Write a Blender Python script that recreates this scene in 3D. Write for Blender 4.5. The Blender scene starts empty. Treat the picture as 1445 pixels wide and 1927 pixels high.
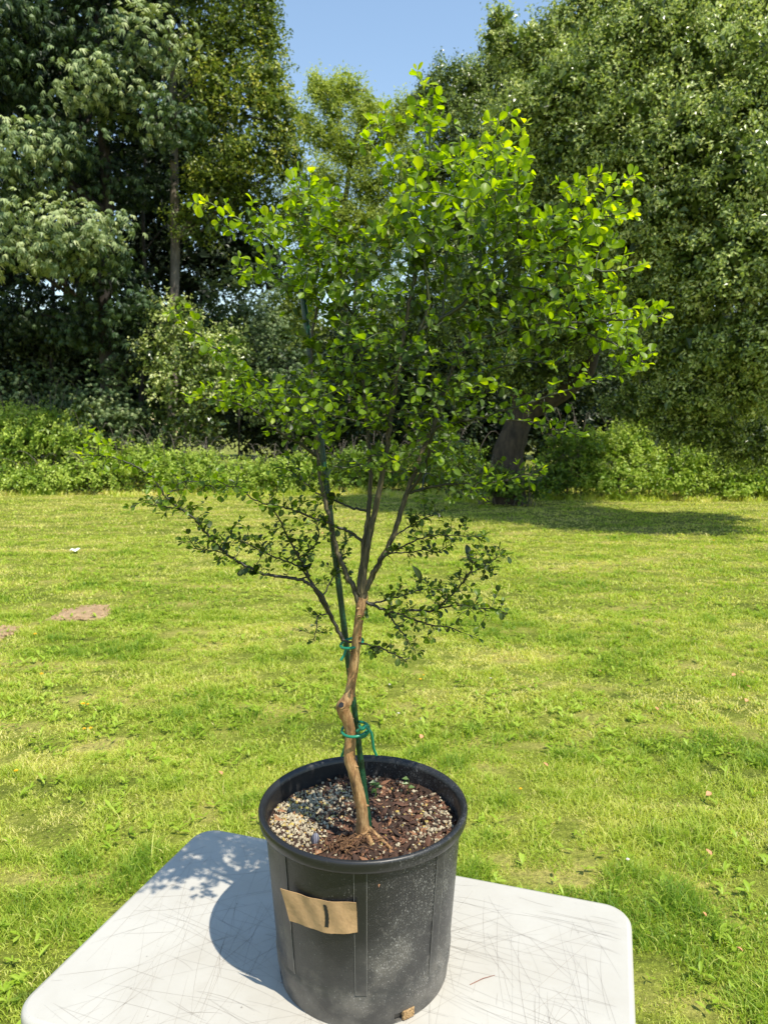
import bpy, math, random
import numpy as np
from mathutils import Vector, Matrix, noise as mnoise

PI = math.pi
R = math.radians
scene = bpy.context.scene
COL = scene.collection

# ------------------------------------------------------------------ camera
CAM_H = 1.672
FPX, CX, CY, PITCH = 1337.0, 722.5, 963.5, R(6.3)
cd = bpy.data.cameras.new('camera')
cam = bpy.data.objects.new('camera', cd); COL.objects.link(cam)
cam.location = (0, 0, CAM_H)
cam.rotation_euler = (PI/2 - PITCH, 0, 0)
cd.sensor_fit = 'VERTICAL'; cd.sensor_height = 36.0; cd.sensor_width = 27.0
cd.lens = FPX/1927*36
cd.clip_start = 0.02; cd.clip_end = 3000
cd.dof.use_dof = True; cd.dof.focus_distance = 1.27; cd.dof.aperture_fstop = 9.5
scene.camera = cam
scene.render.resolution_x = 767; scene.render.resolution_y = 1024

# ------------------------------------------------------------------ sky + sun
SUN_EL, SUN_AZ = R(59.0), R(-46.6)        # azimuth from +X, counter-clockwise
w = bpy.data.worlds.new('World'); scene.world = w; w.use_nodes = True
nt = w.node_tree; bg = nt.nodes['Background']
sky = nt.nodes.new('ShaderNodeTexSky'); sky.sky_type = 'NISHITA'; sky.sun_disc = False
sky.sun_elevation = SUN_EL; sky.sun_rotation = PI/2 - SUN_AZ
sky.air_density = 1.5; sky.dust_density = 0.0; sky.ozone_density = 1.1
nt.links.new(sky.outputs[0], bg.inputs[0]); bg.inputs[1].default_value = 0.142
sl = bpy.data.lights.new('sun', 'SUN'); sl.energy = 4.75; sl.angle = R(0.53); sl.color = (1, .935, .80)
sun = bpy.data.objects.new('sun', sl); COL.objects.link(sun)
sd = Vector((math.cos(SUN_EL)*math.cos(SUN_AZ), math.cos(SUN_EL)*math.sin(SUN_AZ), math.sin(SUN_EL)))
sun.rotation_euler = sd.to_track_quat('Z', 'Y').to_euler()
sun.location = (6, -6, 20)
scene.view_settings.view_transform = 'Standard'; scene.view_settings.look = 'None'
scene.view_settings.exposure = 0.56; scene.view_settings.gamma = 1.0

# ------------------------------------------------------------------ helpers
rng = np.random.default_rng(7)
random.seed(7)
cp, sp = math.cos(PITCH), math.sin(PITCH)

def at(px, py, Y):
    """world point seen at photo pixel (px, py) at the distance Y in front of the camera"""
    a = (px-CX)/FPX; b = -(py-CY)/FPX
    y = cp + b*sp; z = -sp + b*cp
    return np.array([a/y*Y, Y, CAM_H + z/y*Y])

def on(px, py, z=0.0):
    """world point on the level z"""
    a = (px-CX)/FPX; b = -(py-CY)/FPX
    y = cp + b*sp; zz = -sp + b*cp
    s = (z-CAM_H)/zz
    return np.array([a*s, y*s, z])

def unit(v):
    v = np.asarray(v, float)
    return v/np.maximum(np.linalg.norm(v, axis=-1, keepdims=True), 1e-9)

class MB:
    """collects shapes for ONE mesh object; faces carry a material slot, vertices a tint"""
    def __init__(s): s.v = []; s.f = []; s.t = []; s.m = []; s.n = 0; s.sm = []
    def add(s, v, f, tint=0.5, mat=0, smooth=True):
        v = np.asarray(v, float).reshape(-1, 3); f = np.asarray(f, int)
        s.v.append(v); s.t.append(np.broadcast_to(np.asarray(tint, float), (len(v),)).copy())
        s.f.append(f+s.n); s.m.append(np.full(len(f), mat)); s.sm.append(np.full(len(f), smooth)); s.n += len(v)
    def tube(s, pts, rad, sides=8, cap=True, tint=0.5, mat=0, wob=0.0):
        P = np.asarray(pts, float); n = len(P); rad = np.broadcast_to(np.asarray(rad, float), (n,))
        T = unit(np.gradient(P, axis=0))
        ref = np.array([0, 0, 1.]) if abs(T[0][2]) < .8 else np.array([1., 0, 0])
        u = unit(np.cross(T[0], ref)); U = [u]
        for i in range(1, n):
            u = u - T[i]*np.dot(u, T[i]); u = unit(u); U.append(u)
        U = np.array(U); V = np.cross(T, U)
        a = np.arange(sides)*2*PI/sides
        rr = rad[:, None]*np.ones(sides)
        if wob: rr = rr*(1+wob*rng.normal(0, 1, (n, sides)))
        ring = P[:, None, :] + rr[..., None]*(np.cos(a)[None, :, None]*U[:, None, :] + np.sin(a)[None, :, None]*V[:, None, :])
        v = ring.reshape(-1, 3)
        i = np.arange(n-1)[:, None]*sides; j = np.arange(sides)[None, :]; k = (j+1) % sides
        f = np.stack([i+j, i+k, i+sides+k, i+sides+j], -1).reshape(-1, 4)
        tt = np.repeat(np.broadcast_to(np.asarray(tint, float), (n,)), sides)
        s.add(v, f, tt, mat)
        if cap:
            c = np.arange(sides)
            for base, ce, fl in ((0, P[0], True), ((n-1)*sides, P[-1], False)):
                vv = np.vstack([v[base:base+sides], ce[None]])
                q = np.stack([c, (c+1) % sides, np.full(sides, sides), np.full(sides, sides)], -1)
                tri = q[:, :3]
                if fl: tri = tri[:, ::-1]
                s.add(vv, tri, tt[base], mat)
    def lathe(s, prof, c, sides=96, tint=.5, mat=0):
        prof = np.asarray(prof, float); n = len(prof); a = np.arange(sides)*2*PI/sides
        v = np.stack([c[0]+prof[:, 0:1]*np.cos(a), c[1]+prof[:, 0:1]*np.sin(a), np.repeat(prof[:, 1:2], sides, 1)], -1).reshape(-1, 3)
        i = np.arange(n-1)[:, None]*sides; j = np.arange(sides)[None, :]; k = (j+1) % sides
        f = np.stack([i+j, i+k, i+sides+k, i+sides+j], -1).reshape(-1, 4)
        s.add(v, f, tint, mat)
    def box(s, lo, hi, mat=0, tint=.5):
        x0, y0, z0 = lo; x1, y1, z1 = hi
        v = [(x0,y0,z0),(x1,y0,z0),(x1,y1,z0),(x0,y1,z0),(x0,y0,z1),(x1,y0,z1),(x1,y1,z1),(x0,y1,z1)]
        f = [(0,3,2,1),(4,5,6,7),(0,1,5,4),(1,2,6,5),(2,3,7,6),(3,0,4,7)]
        s.add(v, f, tint, mat, False)
    def build(s, name, mats, parent=None):
        if not isinstance(mats, (list, tuple)): mats = [mats]
        me = bpy.data.meshes.new(name)
        V = np.vstack(s.v); T = np.concatenate(s.t)
        loops = []; starts = []; tot = []; mm = []; sm = []; st = 0
        for f, m, q in zip(s.f, s.m, s.sm):
            if not len(f): continue
            k = f.shape[1]; loops.append(f.reshape(-1)); starts.append(st+np.arange(len(f))*k)
            tot.append(np.full(len(f), k)); st += len(f)*k; mm.append(m); sm.append(q)
        loops = np.concatenate(loops); starts = np.concatenate(starts); tot = np.concatenate(tot)
        me.vertices.add(len(V)); me.vertices.foreach_set('co', V.astype(np.float32).reshape(-1))
        me.loops.add(len(loops)); me.loops.foreach_set('vertex_index', loops.astype(np.int32))
        me.polygons.add(len(starts)); me.polygons.foreach_set('loop_start', starts.astype(np.int32))
        me.polygons.foreach_set('loop_total', tot.astype(np.int32))
        me.polygons.foreach_set('material_index', np.concatenate(mm).astype(np.int32))
        me.polygons.foreach_set('use_smooth', np.concatenate(sm))
        at_ = me.attributes.new('tint', 'FLOAT', 'POINT'); at_.data.foreach_set('value', T.astype(np.float32))
        me.update(calc_edges=True); me.validate()
        for m in mats: me.materials.append(m)
        o = bpy.data.objects.new(name, me); COL.objects.link(o)
        if parent is not None: o.parent = parent
        return o

def tag(o, label=None, cat=None, group=None, kind=None):
    if label: o['label'] = label
    if cat: o['category'] = cat
    if group: o['group'] = group
    if kind: o['kind'] = kind
    return o

def empty(name, loc, label, cat, group=None):
    o = bpy.data.objects.new(name, None); COL.objects.link(o)
    o.location = loc; o.empty_display_size = .1
    bpy.context.view_layer.update()
    return tag(o, label, cat, group)

def under(root, *objs):
    """parent meshes built in world space under an Empty, keeping them in place"""
    for o in objs:
        o.parent = root
        o.matrix_parent_inverse = Matrix.Translation(-Vector(root.location))

# ---- node helpers
def mat(name):
    m = bpy.data.materials.new(name); m.use_nodes = True
    return m, m.node_tree, m.node_tree.nodes, m.node_tree.links, m.node_tree.nodes['Principled BSDF']
def ramp(nodes, links, src, stops, interp='LINEAR'):
    r = nodes.new('ShaderNodeValToRGB'); r.color_ramp.interpolation = interp
    while len(r.color_ramp.elements) < len(stops): r.color_ramp.elements.new(.5)
    for e, (p, c) in zip(r.color_ramp.elements, stops):
        e.position = p; e.color = (c, c, c, 1) if not hasattr(c, '__len__') else (*c, 1)
    if src is not None: links.new(src, r.inputs[0])
    return r.outputs[0]
def noise(nodes, links, scale, detail=3, rough=.5, vec=None, dist=0):
    n = nodes.new('ShaderNodeTexNoise'); n.inputs['Scale'].default_value = scale
    n.inputs['Detail'].default_value = detail; n.inputs['Roughness'].default_value = rough
    n.inputs['Distortion'].default_value = dist
    if vec is not None: links.new(vec, n.inputs['Vector'])
    return n.outputs[0]
def geo(nodes): return nodes.new('ShaderNodeNewGeometry').outputs['Position']
def stretch(nodes, links, vec, s):
    m = nodes.new('ShaderNodeMapping'); m.inputs['Scale'].default_value = s; links.new(vec, m.inputs['Vector']); return m.outputs[0]
def mixc(nodes, links, fac, a, b, mode='MIX'):
    m = nodes.new('ShaderNodeMix'); m.data_type = 'RGBA'; m.blend_type = mode
    for sock, v in ((m.inputs[0], fac), (m.inputs[6], a), (m.inputs[7], b)):
        if hasattr(v, 'is_linked'): links.new(v, sock)
        elif hasattr(v, '__len__'): sock.default_value = (*v, 1)
        else: sock.default_value = v
    return m.outputs[2]
def math_(nodes, links, op, a, b=0.0):
    m = nodes.new('ShaderNodeMath'); m.operation = op
    for sock, v in ((m.inputs[0], a), (m.inputs[1], b)):
        if hasattr(v, 'is_linked'): links.new(v, sock)
        else: sock.default_value = v
    return m.outputs[0]
def bump(nodes, links, h, strength, dist, bsdf):
    b = nodes.new('ShaderNodeBump'); b.inputs['Strength'].default_value = strength; b.inputs['Distance'].default_value = dist
    links.new(h, b.inputs['Height']); links.new(b.outputs[0], bsdf.inputs['Normal'])
def attr(nodes, name='tint'):
    a = nodes.new('ShaderNodeAttribute'); a.attribute_name = name; return a.outputs['Fac']

def leaf_mat(name, stops, trans=.4, tcol=(1.3, 1.5, .6), rough=.42, spec=.5, tr_map=None):
    m, t, N, L, b = mat(name)
    c = ramp(N, L, attr(N), stops)
    L.new(c, b.inputs['Base Color']); b.inputs['Roughness'].default_value = rough
    b.inputs['Specular IOR Level'].default_value = spec
    tr = N.new('ShaderNodeBsdfTranslucent')
    L.new(mixc(N, L, 1.0, c, tcol, 'MULTIPLY'), tr.inputs[0])
    mx = N.new('ShaderNodeMixShader'); mx.inputs[0].default_value = trans
    if tr_map: L.new(ramp(N, L, attr(N), tr_map), mx.inputs[0])
    L.new(b.outputs[0], mx.inputs[1]); L.new(tr.outputs[0], mx.inputs[2])
    L.new(mx.outputs[0], N['Material Output'].inputs[0])
    return m

def bark_mat(name, ca, cb, scale=18, bs=.6, bd=.02):
    m, t, N, L, b = mat(name)
    g = stretch(N, L, geo(N), (1, 1, .35))
    n = noise(N, L, scale, 5, .65, g)
    L.new(ramp(N, L, n, [(.3, ca), (.7, cb)]), b.inputs['Base Color'])
    b.inputs['Roughness'].default_value = .85
    bump(N, L, n, bs, bd, b)
    return m

# ================================================================== GROUND
def dryness(x, y):
    """0 lush .. 1 dry straw, in world metres"""
    v = np.array([mnoise.fractal(Vector((a*.7, b*1.5, 3.1)), .8, 2.0, 5) for a, b in zip(np.ravel(x), np.ravel(y))])
    return np.clip(.42+.55*v, 0, 1).reshape(np.shape(x))

def ground_mat():
    m, t, N, L, b = mat('lawn_soil_and_thatch')
    g = geo(N)
    a = noise(N, L, 1.4, 6, .6, stretch(N, L, g, (.7, 1.6, 1)))
    fine = noise(N, L, 45, 4, .7, g)
    c1 = ramp(N, L, a, [(.34, (.10, .13, .015)), (.5, (.20, .23, .03)), (.68, (.42, .36, .11))])
    c2 = ramp(N, L, fine, [(.3, .45), (.7, 1.25)])
    L.new(mixc(N, L, 1.0, c1, c2, 'MULTIPLY'), b.inputs['Base Color'])
    b.inputs['Roughness'].default_value = .9; b.inputs['Specular IOR Level'].default_value = .15
    bump(N, L, fine, .8, .03, b)
    return m
gm = MB()
# one sheet, finer near the camera, reaching the horizon
xs = np.concatenate([[-900, -300, -120, -60], np.linspace(-32, 32, 65), [60, 120, 300, 900]])
ys = np.concatenate([[-60, -20], np.linspace(-4, 60, 65), [80, 120, 200, 400, 1500]])
GX, GY = np.meshgrid(xs, ys)
GZ = np.zeros_like(GX)
nx = len(xs); i, j = np.meshgrid(np.arange(len(ys)-1), np.arange(nx-1), indexing='ij')
q = (i*nx+j).reshape(-1)
gm.add(np.stack([GX, GY, GZ], -1), np.stack([q, q+1, q+nx+1, q+nx], -1))
tag(gm.build('lawn_ground', ground_mat()), 'sunlit green and straw coloured lawn running back to the brambles', 'lawn', kind='structure')

# bare earth patches
def dirt_patch(px, py, w_, h_, seed, label):
    c = on(px, py, 0.0); rs = np.random.default_rng(seed)
    m_ = MB(); n = 48; a = np.arange(n)*2*PI/n
    rr = 1+.18*np.sin(3*a+seed)+.12*np.sin(7*a)+rs.normal(0, .05, n)
    vs = [np.array([c[0], c[1], .018])]
    for k, s_ in enumerate((.35, .7, 1.0)):
        for aa, r_ in zip(a, rr):
            z = .018*(1-s_*s_)+.004+rs.uniform(0, .006)*(s_ < 1)
            vs.append(np.array([c[0]+w_*s_*r_*math.cos(aa), c[1]+h_*s_*r_*math.sin(aa), z]))
    f3 = [(0, 1+k, 1+(k+1) % n) for k in range(n)]
    f4 = [(1+r_*n+k, 1+(r_+1)*n+k, 1+(r_+1)*n+(k+1) % n, 1+r_*n+(k+1) % n) for r_ in range(2) for k in range(n)]
    m_.add(vs, f3); m_.f.append(np.array(f4)); m_.m.append(np.zeros(len(f4), int)); m_.sm.append(np.full(len(f4), True))
    # crumbs of earth
    for k in range(160):
        aa = rs.uniform(0, 2*PI); s_ = rs.uniform(0, 1.05)**.6; r_ = rs.uniform(.006, .022)
        p = np.array([c[0]+w_*s_*math.cos(aa), c[1]+h_*s_*math.sin(aa), .012])
        o = rs.normal(0, 1, (6, 3))*.2+np.array([(1,0,0),(-1,0,0),(0,1,0),(0,-1,0),(0,0,.8),(0,0,-.8)])
        m_.add(p+o*r_, [(0,2,4),(2,1,4),(1,3,4),(3,0,4),(2,0,5),(1,2,5),(3,1,5),(0,3,5)], smooth=False)
    o = m_.build('dirt_patch', M_dirt); tag(o, label, 'bare earth', kind='structure')
m, t, N, L, b = mat('dry_earth'); M_dirt = m
n1 = noise(N, L, 22, 5, .7, geo(N))
L.new(ramp(N, L, n1, [(.3, (.24, .15, .075)), (.7, (.46, .32, .18))]), b.inputs['Base Color']); b.inputs['Roughness'].default_value = .95
bump(N, L, n1, .8, .03, b)
DIRT = [(158, 1155, .24, .30), (-12, 1196, .17, .24)]
dirt_patch(158, 1155, .24, .30, 3, 'bare brown earth patch in the lawn, left of the tree')
dirt_patch(-12, 1196, .17, .24, 5, 'bare brown earth patch cut by the left edge of the photo')

# ---- grass blades : one object
def visible_xy(n, y0, y1, rs, pw=1.0):
    """random lawn points inside the wedge the photo can see (with a margin to the sides)"""
    Y = y0+(y1-y0)*rs.uniform(0, 1, n)**pw
    X = rs.uniform(-1, 1, n)*(Y*.74+.8)
    return X, Y
def blades(mb, X, Y, rs, hmin, hmax, wid, lean=.85, dirt=True, matslot=0):
    n = len(X)
    if dirt:
        keep = np.ones(n, bool)
        for (px, py, a_, b_) in DIRT:
            c = on(px, py, 0); keep &= ((X-c[0])/a_)**2+((Y-c[1])/b_)**2 > rs.uniform(.35, 1.45, n)
        X, Y = X[keep], Y[keep]; n = len(X)
    dry = np.clip(dryness(X, Y)+.22*np.clip((Y-7)/6, 0, 1), 0, 1)
    # tufts: blade height follows a clumpy field
    cl = np.array([mnoise.noise(Vector((a*7, b*7, 9.0)))+.7*mnoise.noise(Vector((a*2.3, b*2.3, 5.0))) for a, b in zip(X, Y)])
    clump = np.clip(.74+1.15*cl, .15, 2.1)
    H = rs.uniform(hmin, hmax, n)*clump*(1-.45*dry)*.78
    az = rs.uniform(0, 2*PI, n); ln = H*rs.uniform(.15, 1, n)*lean*2
    D = np.stack([np.cos(az), np.sin(az), np.zeros(n)], -1)
    tw = az+PI/2+rs.normal(0, .6, n)
    S = np.stack([np.cos(tw), np.sin(tw), np.zeros(n)], -1)*(wid*rs.uniform(.6, 1.3, n))[:, None]/2
    P = np.stack([X, Y, np.full(n, -.003)], -1); Z = np.array([0, 0, 1.])
    mid = P+D*(ln*.35)[:, None]+Z*(H*.62)[:, None]
    tip = P+D*ln[:, None]+Z*(H*rs.uniform(.75, 1.0, n))[:, None]
    V = np.stack([P-S, P+S, mid-S*.8, mid+S*.8, tip], 1).reshape(-1, 3)
    k = np.arange(n)*5
    tint = np.clip(.30*rs.uniform(0, 1, n)+.80*dry-.03-.30*cl+rs.normal(0, .07, n)+(rs.uniform(0, 1, n) < .07)*.4, 0, 1)
    tt = np.repeat(tint, 5)
    mb.add(V, np.stack([k, k+1, k+3, k+2], -1), tt, matslot)
    b0 = mb.n-len(V)
    mb.f.append(np.stack([k+2, k+3, k+4], -1)+b0); mb.m.append(np.full(n, matslot)); mb.sm.append(np.full(n, True))
rs = np.random.default_rng(21)
gb = MB()
for (n, y0, y1, h0, h1, wd) in ((240000, 1.0, 3.6, .022, .070, .0036), (215000, 3.4, 6.6, .022, .070, .0058),
                                (165000, 6.3, 11.5, .022, .068, .0105), (125000, 11, 21, .025, .070, .020)):
    X, Y = visible_xy(n, y0, y1, rs, .8)
    blades(gb, X, Y, rs, h0, h1, wd)
# long unmown wisps
X, Y = visible_xy(2600, 1.2, 6, rs); blades(gb, X, Y, rs, .08, .16, .003, .9)
M_grass = leaf_mat('grass_blade', [(0, (.145, .265, .02)), (.25, (.315, .425, .042)), (.55, (.53, .585, .10)), (1, (.82, .71, .32))], .48, (1.35, 1.35, .6), .5, .35)
# long grass left unmown along the foot of the brambles
for n, x0, x1, y0, y1 in ((9000, -14, 3.5, 18.3, 19.9), (7000, 1.5, 13, 16.6, 18.2)):
    X = rs.uniform(x0, x1, n); e = np.array([mnoise.noise(Vector((x*.8, 4, 4))) for x in X]); Y = y1-(y1-y0)*np.clip(rs.uniform(0, 1, n)*(.45+1.3*e), 0, 1)
    blades(gb, X, Y, rs, .12, .38, .022, .5, False)
tag(gb.build('lawn_grass', M_grass), 'short mown grass blades with dry straw patches covering the lawn', 'grass', kind='stuff')

# ---- broad weed leaves in the turf
wb = MB()
def rosette(mb, x, y, n, Lf, rs, tint):
    for k in range(n):
        a = rs.uniform(0, 2*PI); L_ = Lf*rs.uniform(.6, 1.1); up = rs.uniform(.35, 1.25); wd = L_*rs.uniform(.2, .42)
        d = np.array([math.cos(a), math.sin(a), 0]); s_ = np.array([-math.sin(a), math.cos(a), 0]); z = np.array([0, 0, 1.])
        p = np.array([x, y, .004]); vs = []
        for u, ww in ((0, .12), (.3, .7), (.6, 1), (.85, .75), (1, .08)):
            c = p+d*(L_*u*math.cos(up*(1-u*.6)))+z*(L_*(math.sin(up)*u-.35*u*u)+.012)
            vs += [c-s_*wd*ww*.5+z*wd*.12, c, c+s_*wd*ww*.5+z*wd*.12]
        fs = [(3*q_+e, 3*q_+e+1, 3*q_+e+4, 3*q_+e+3) for q_ in range(4) for e in (0, 1)]
        mb.add(vs, fs, np.clip(tint+rs.normal(0, .12), 0, 1))
for n, y0, y1, Lf in ((1500, 1.5, 3.6, .040), (5200, 3.4, 7, .046), (5000, 7, 14, .062)):
    X, Y = visible_xy(n, y0, y1, rs)
    for x, y in zip(X, Y):
        g = mnoise.noise(Vector((x*1.1, y*1.1, 30)))
        if g+.9*mnoise.noise(Vector((x*4, y*4, 33))) < .02: continue
        rosette(wb, x, y, rs.integers(2, 6), Lf*rs.uniform(.5, 1.25), rs, .45+.5*g)
# clover and small round leaflets
for n, y0, y1, s0 in ((9000, 1.4, 4.2, .006), (7000, 4, 10, .012)):
    X, Y = visible_xy(n, y0, y1, rs)
    keep = np.array([mnoise.noise(Vector((x*1.7, y*1.7, 50))) > .0 for x, y in zip(X, Y)]); X = X[keep]; Y = Y[keep]; n = len(X)
    P = np.stack([X, Y, rs.uniform(.02, .045, n)], -1)
    a = rs.uniform(0, 2*PI, n); tl = rs.normal(0, .35, (n, 2))
    for e in range(3):
        aa = a+e*2*PI/3; s_ = s0*rs.uniform(.7, 1.3, n)
        d = np.stack([np.cos(aa), np.sin(aa), tl[:, 0]], -1)*s_[:, None]; q_ = np.stack([-np.sin(aa), np.cos(aa), tl[:, 1]], -1)*s_[:, None]*.55
        V = np.stack([P, P+d*.6+q_, P+d, P+d*.6-q_], 1).reshape(-1, 3)
        wb.add(V, np.arange(4*n).reshape(n, 4), np.repeat(rs.uniform(.3, .9, n), 4))
M_weed = leaf_mat('weed_leaf', [(0, (.16, .26, .015)), (.5, (.30, .42, .03)), (1, (.46, .56, .09))], .4, (1.3, 1.4, .6), .45, .4)
tag(wb.build('lawn_weeds', M_weed), 'broad weed rosettes and clover scattered through the lawn', 'weeds', kind='stuff')
#@BACK
# ================================================================== BACKGROUND PLANTS
def leaves(mb, P, D, Nn, Ln, Wd, tint, matslot=0, droop=.15, fold=.18):
    """one folded kite per leaf"""
    n = len(P); D = unit(D); S = unit(np.cross(D, Nn)); Nn = np.cross(S, D)
    Ln = np.broadcast_to(Ln, (n,))[:, None]; Wd = np.broadcast_to(Wd, (n,))[:, None]
    V = np.stack([P, P+D*Ln*.45+S*Wd*.5+Nn*Wd*fold, P+D*Ln-Nn*Ln*droop, P+D*Ln*.45-S*Wd*.5+Nn*Wd*fold], 1).reshape(-1, 3)
    k = np.arange(n)*4; tt = np.repeat(np.broadcast_to(tint, (n,)), 4)
    mb.add(V, np.stack([k, k+1, k+2, k+3], -1), tt, matslot, False)

def shell_points(n, c, r, rs, lo=.55):
    d = unit(rs.normal(0, 1, (n, 3))); q_ = (lo**3+(1-lo**3)*rs.uniform(0, 1, n))**(1/3)
    # lumpy outline
    lump = np.array([mnoise.noise(Vector(tuple(x*2.6+c*.37))) for x in d])*.50+1
    return c+d*q_[:, None]*r*lump[:, None], d

def crown_mesh(name, blobs, leafm, parent, rs, L0, per_clump=26, clump_r=.28, clumps_m2=3.0, kind='kite', asp=.5, droop=.2, base_tint=.5, inner=True, dense=1.0):
    mb = MB()
    for bl in blobs:
        px, py, Y, rx, rz, ry = bl[:6]; tb = bl[6] if len(bl) > 6 else 0
        c = at(px, py, Y); sc = Y/FPX
        r = np.array([rx*sc, ry, rz*sc])
        area = 4*PI*((r[0]*r[1])**1.6/3+(r[0]*r[2])**1.6/3+(r[1]*r[2])**1.6/3)**(1/1.6)
        nc = max(6, int(area*clumps_m2*dense))
        C, d = shell_points(nc, c, r, rs)
        keep = C[:, 2] > .12
        C, d = C[keep], d[keep]; nc = len(C)
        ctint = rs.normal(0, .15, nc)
        if kind == 'palm':
            # drooping hands of leaflets
            idx = np.repeat(np.arange(nc), per_clump); n = len(idx)
            off = rs.normal(0, 1, (n, 3))*np.array([1, 1, .38])*clump_r
            P = C[idx]+off; ax = unit(np.concatenate([rs.normal(0, 1, (n, 2)), np.full((n, 1), -.1)], 1)*.8+d[idx]*.7)
            nl = unit(np.array([0, 0, .9])+rs.normal(0, .3, (n, 3))+d[idx]*.7)
            s_ = unit(np.cross(ax, nl)); nl = np.cross(s_, ax)
            tint = np.clip(base_tint+tb+ctint[idx]+rs.normal(0, .08, n), 0, 1)
            for e, (an, ll) in enumerate(((-1.25, .6), (-.62, .88), (0, 1), (.62, .88), (1.25, .6))):
                dd = ax*math.cos(an)+s_*math.sin(an)-nl*.62
                leaves(mb, P, dd, nl, L0*ll*rs.uniform(.8, 1.15, n), L0*.25*rs.uniform(.8, 1.2, n), tint, 0, .42, .12)
        else:
            idx = np.repeat(np.arange(nc), per_clump); n = len(idx)
            # every clump is a twig: leaves sit along a short line and fan from it
            tw = unit(d*.9+rs.normal(0, .55, (nc, 3))+np.array([0, 0, .15]))
            u = rs.uniform(-1, 1, n)
            P = C[idx]+tw[idx]*(u*clump_r*1.25)[:, None]+rs.normal(0, 1, (n, 3))*clump_r*.36
            D = unit(tw[idx]*.6+rs.normal(0, .8, (n, 3))+np.array([0, 0, -.15]))
            Nn = unit(np.array([0, 0, .8])+d[idx]*.95+rs.normal(0, .5, (n, 3)))
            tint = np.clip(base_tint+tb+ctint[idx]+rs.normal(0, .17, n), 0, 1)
            Ls = L0*rs.uniform(.6, 1.25, n)
            leaves(mb, P, D, Nn, Ls, Ls*asp, tint, 0, droop)
        if inner:   # bigger filler leaves deep in the crown, tinted darker as inner shade
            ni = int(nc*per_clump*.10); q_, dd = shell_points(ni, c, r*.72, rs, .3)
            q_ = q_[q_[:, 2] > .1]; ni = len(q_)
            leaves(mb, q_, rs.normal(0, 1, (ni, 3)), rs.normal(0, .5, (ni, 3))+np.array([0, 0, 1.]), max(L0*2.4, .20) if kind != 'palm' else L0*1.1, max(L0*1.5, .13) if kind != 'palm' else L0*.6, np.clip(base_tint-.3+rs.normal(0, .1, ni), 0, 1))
    return mb.build(name, leafm)

def woody(name, lines, matr, rs, sides=9):
    """trunk or limbs: lines of (px, py, Y, radius)"""
    mb = MB()
    for ln in lines:
        P = np.array([at(a, b_, c) for a, b_, c, r in ln]); r = np.array([l[3] for l in ln])
        t = np.linspace(0, 1, len(P)); tt = np.linspace(0, 1, 5*len(P))
        Q = np.stack([np.interp(tt, t, P[:, k]) for k in range(3)], -1)
        Q[1:-1] = (Q[:-2]+Q[1:-1]*2+Q[2:])/4
        rr = np.interp(tt, t, r)
        Q[:, :2] += np.cumsum(rs.normal(0, .10, (len(tt), 2))*rr[:, None]*.6, 0)
        mb.tube(Q, rr, sides, wob=.05)
    return mb.build(name, matr)

def tree(name, label, cat, foot, trunk, limbs, blobs, leafm, barkm, seed, group=None, crown_name='crown', **kw):
    rs = np.random.default_rng(seed)
    root = empty(name, foot, label, cat, group)
    parts = []
    if trunk: parts.append(woody('trunk', trunk, barkm, rs))
    if limbs: parts.append(woody('limbs', limbs, barkm, rs, 6))
    parts.append(crown_mesh(crown_name, blobs, leafm, root, rs, **kw))
    under(root, *parts)
    return root

def auto_limbs(origin_line, blobs, rs, r0=.06):
    """a limb from the trunk to every blob centre"""
    out = []
    for bl in blobs:
        o = min(origin_line, key=lambda q_: abs(q_[1]-(bl[1]+bl[4]*1.3)))
        out.append([(o[0], o[1], o[2], r0), ((o[0]+bl[0])/2, (o[1]+bl[1])/2+bl[4]*.1, (o[2]+bl[2])/2, r0*.6), (bl[0], bl[1], bl[2], r0*.3), (bl[0]+bl[3]*.4*rs.uniform(-1, 1), bl[1]-bl[4]*.6, bl[2], r0*.12)])
    return out

LM_maple = leaf_mat('maple_leaf', [(0, (.010, .022, .008)), (.45, (.07, .12, .045)), (.8, (.26, .33, .14)), (1, (.44, .49, .24))], .25, (1.2, 1.3, .6), .45, .3)
LM_yel = leaf_mat('alder_leaf', [(0, (.025, .05, .008)), (.45, (.13, .19, .03)), (.8, (.33, .40, .06)), (1, (.58, .56, .13))], .35, (1.3, 1.3, .6), .4, .5)
LM_wil = leaf_mat('willow_leaf', [(0, (.014, .024, .006)), (.4, (.12, .18, .035)), (.7, (.38, .46, .13)), (1, (.70, .72, .34))], .28, (1.2, 1.3, .6), .30, .7)
LM_dark = leaf_mat('evergreen_leaf', [(0, (.008, .018, .007)), (.5, (.030, .052, .018)), (1, (.10, .13, .04))], .12, (1, 1.2, .6), .45, .4)
LM_pale = leaf_mat('ash_leaf', [(0, (.12, .17, .03)), (.5, (.32, .40, .07)), (1, (.55, .60, .15))], .4, (1.3, 1.3, .6), .4, .4)
LM_bram = leaf_mat('bramble_leaf', [(0, (.05, .10, .012)), (.5, (.22, .34, .04)), (1, (.46, .56, .11))], .35, (1.3, 1.3, .6), .42, .4)
BK_grey = bark_mat('grey_bark', (.06, .05, .04), (.20, .17, .14), 9)
BK_dark = bark_mat('dark_bark', (.010, .008, .007), (.045, .036, .029), 9)
BK_shade = bark_mat('shaded_split_bark', (.014, .010, .007), (.075, .055, .038), 9)  # bark darkened to stand in for the crown's shade on the trunk
rb = np.random.default_rng(99)

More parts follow.
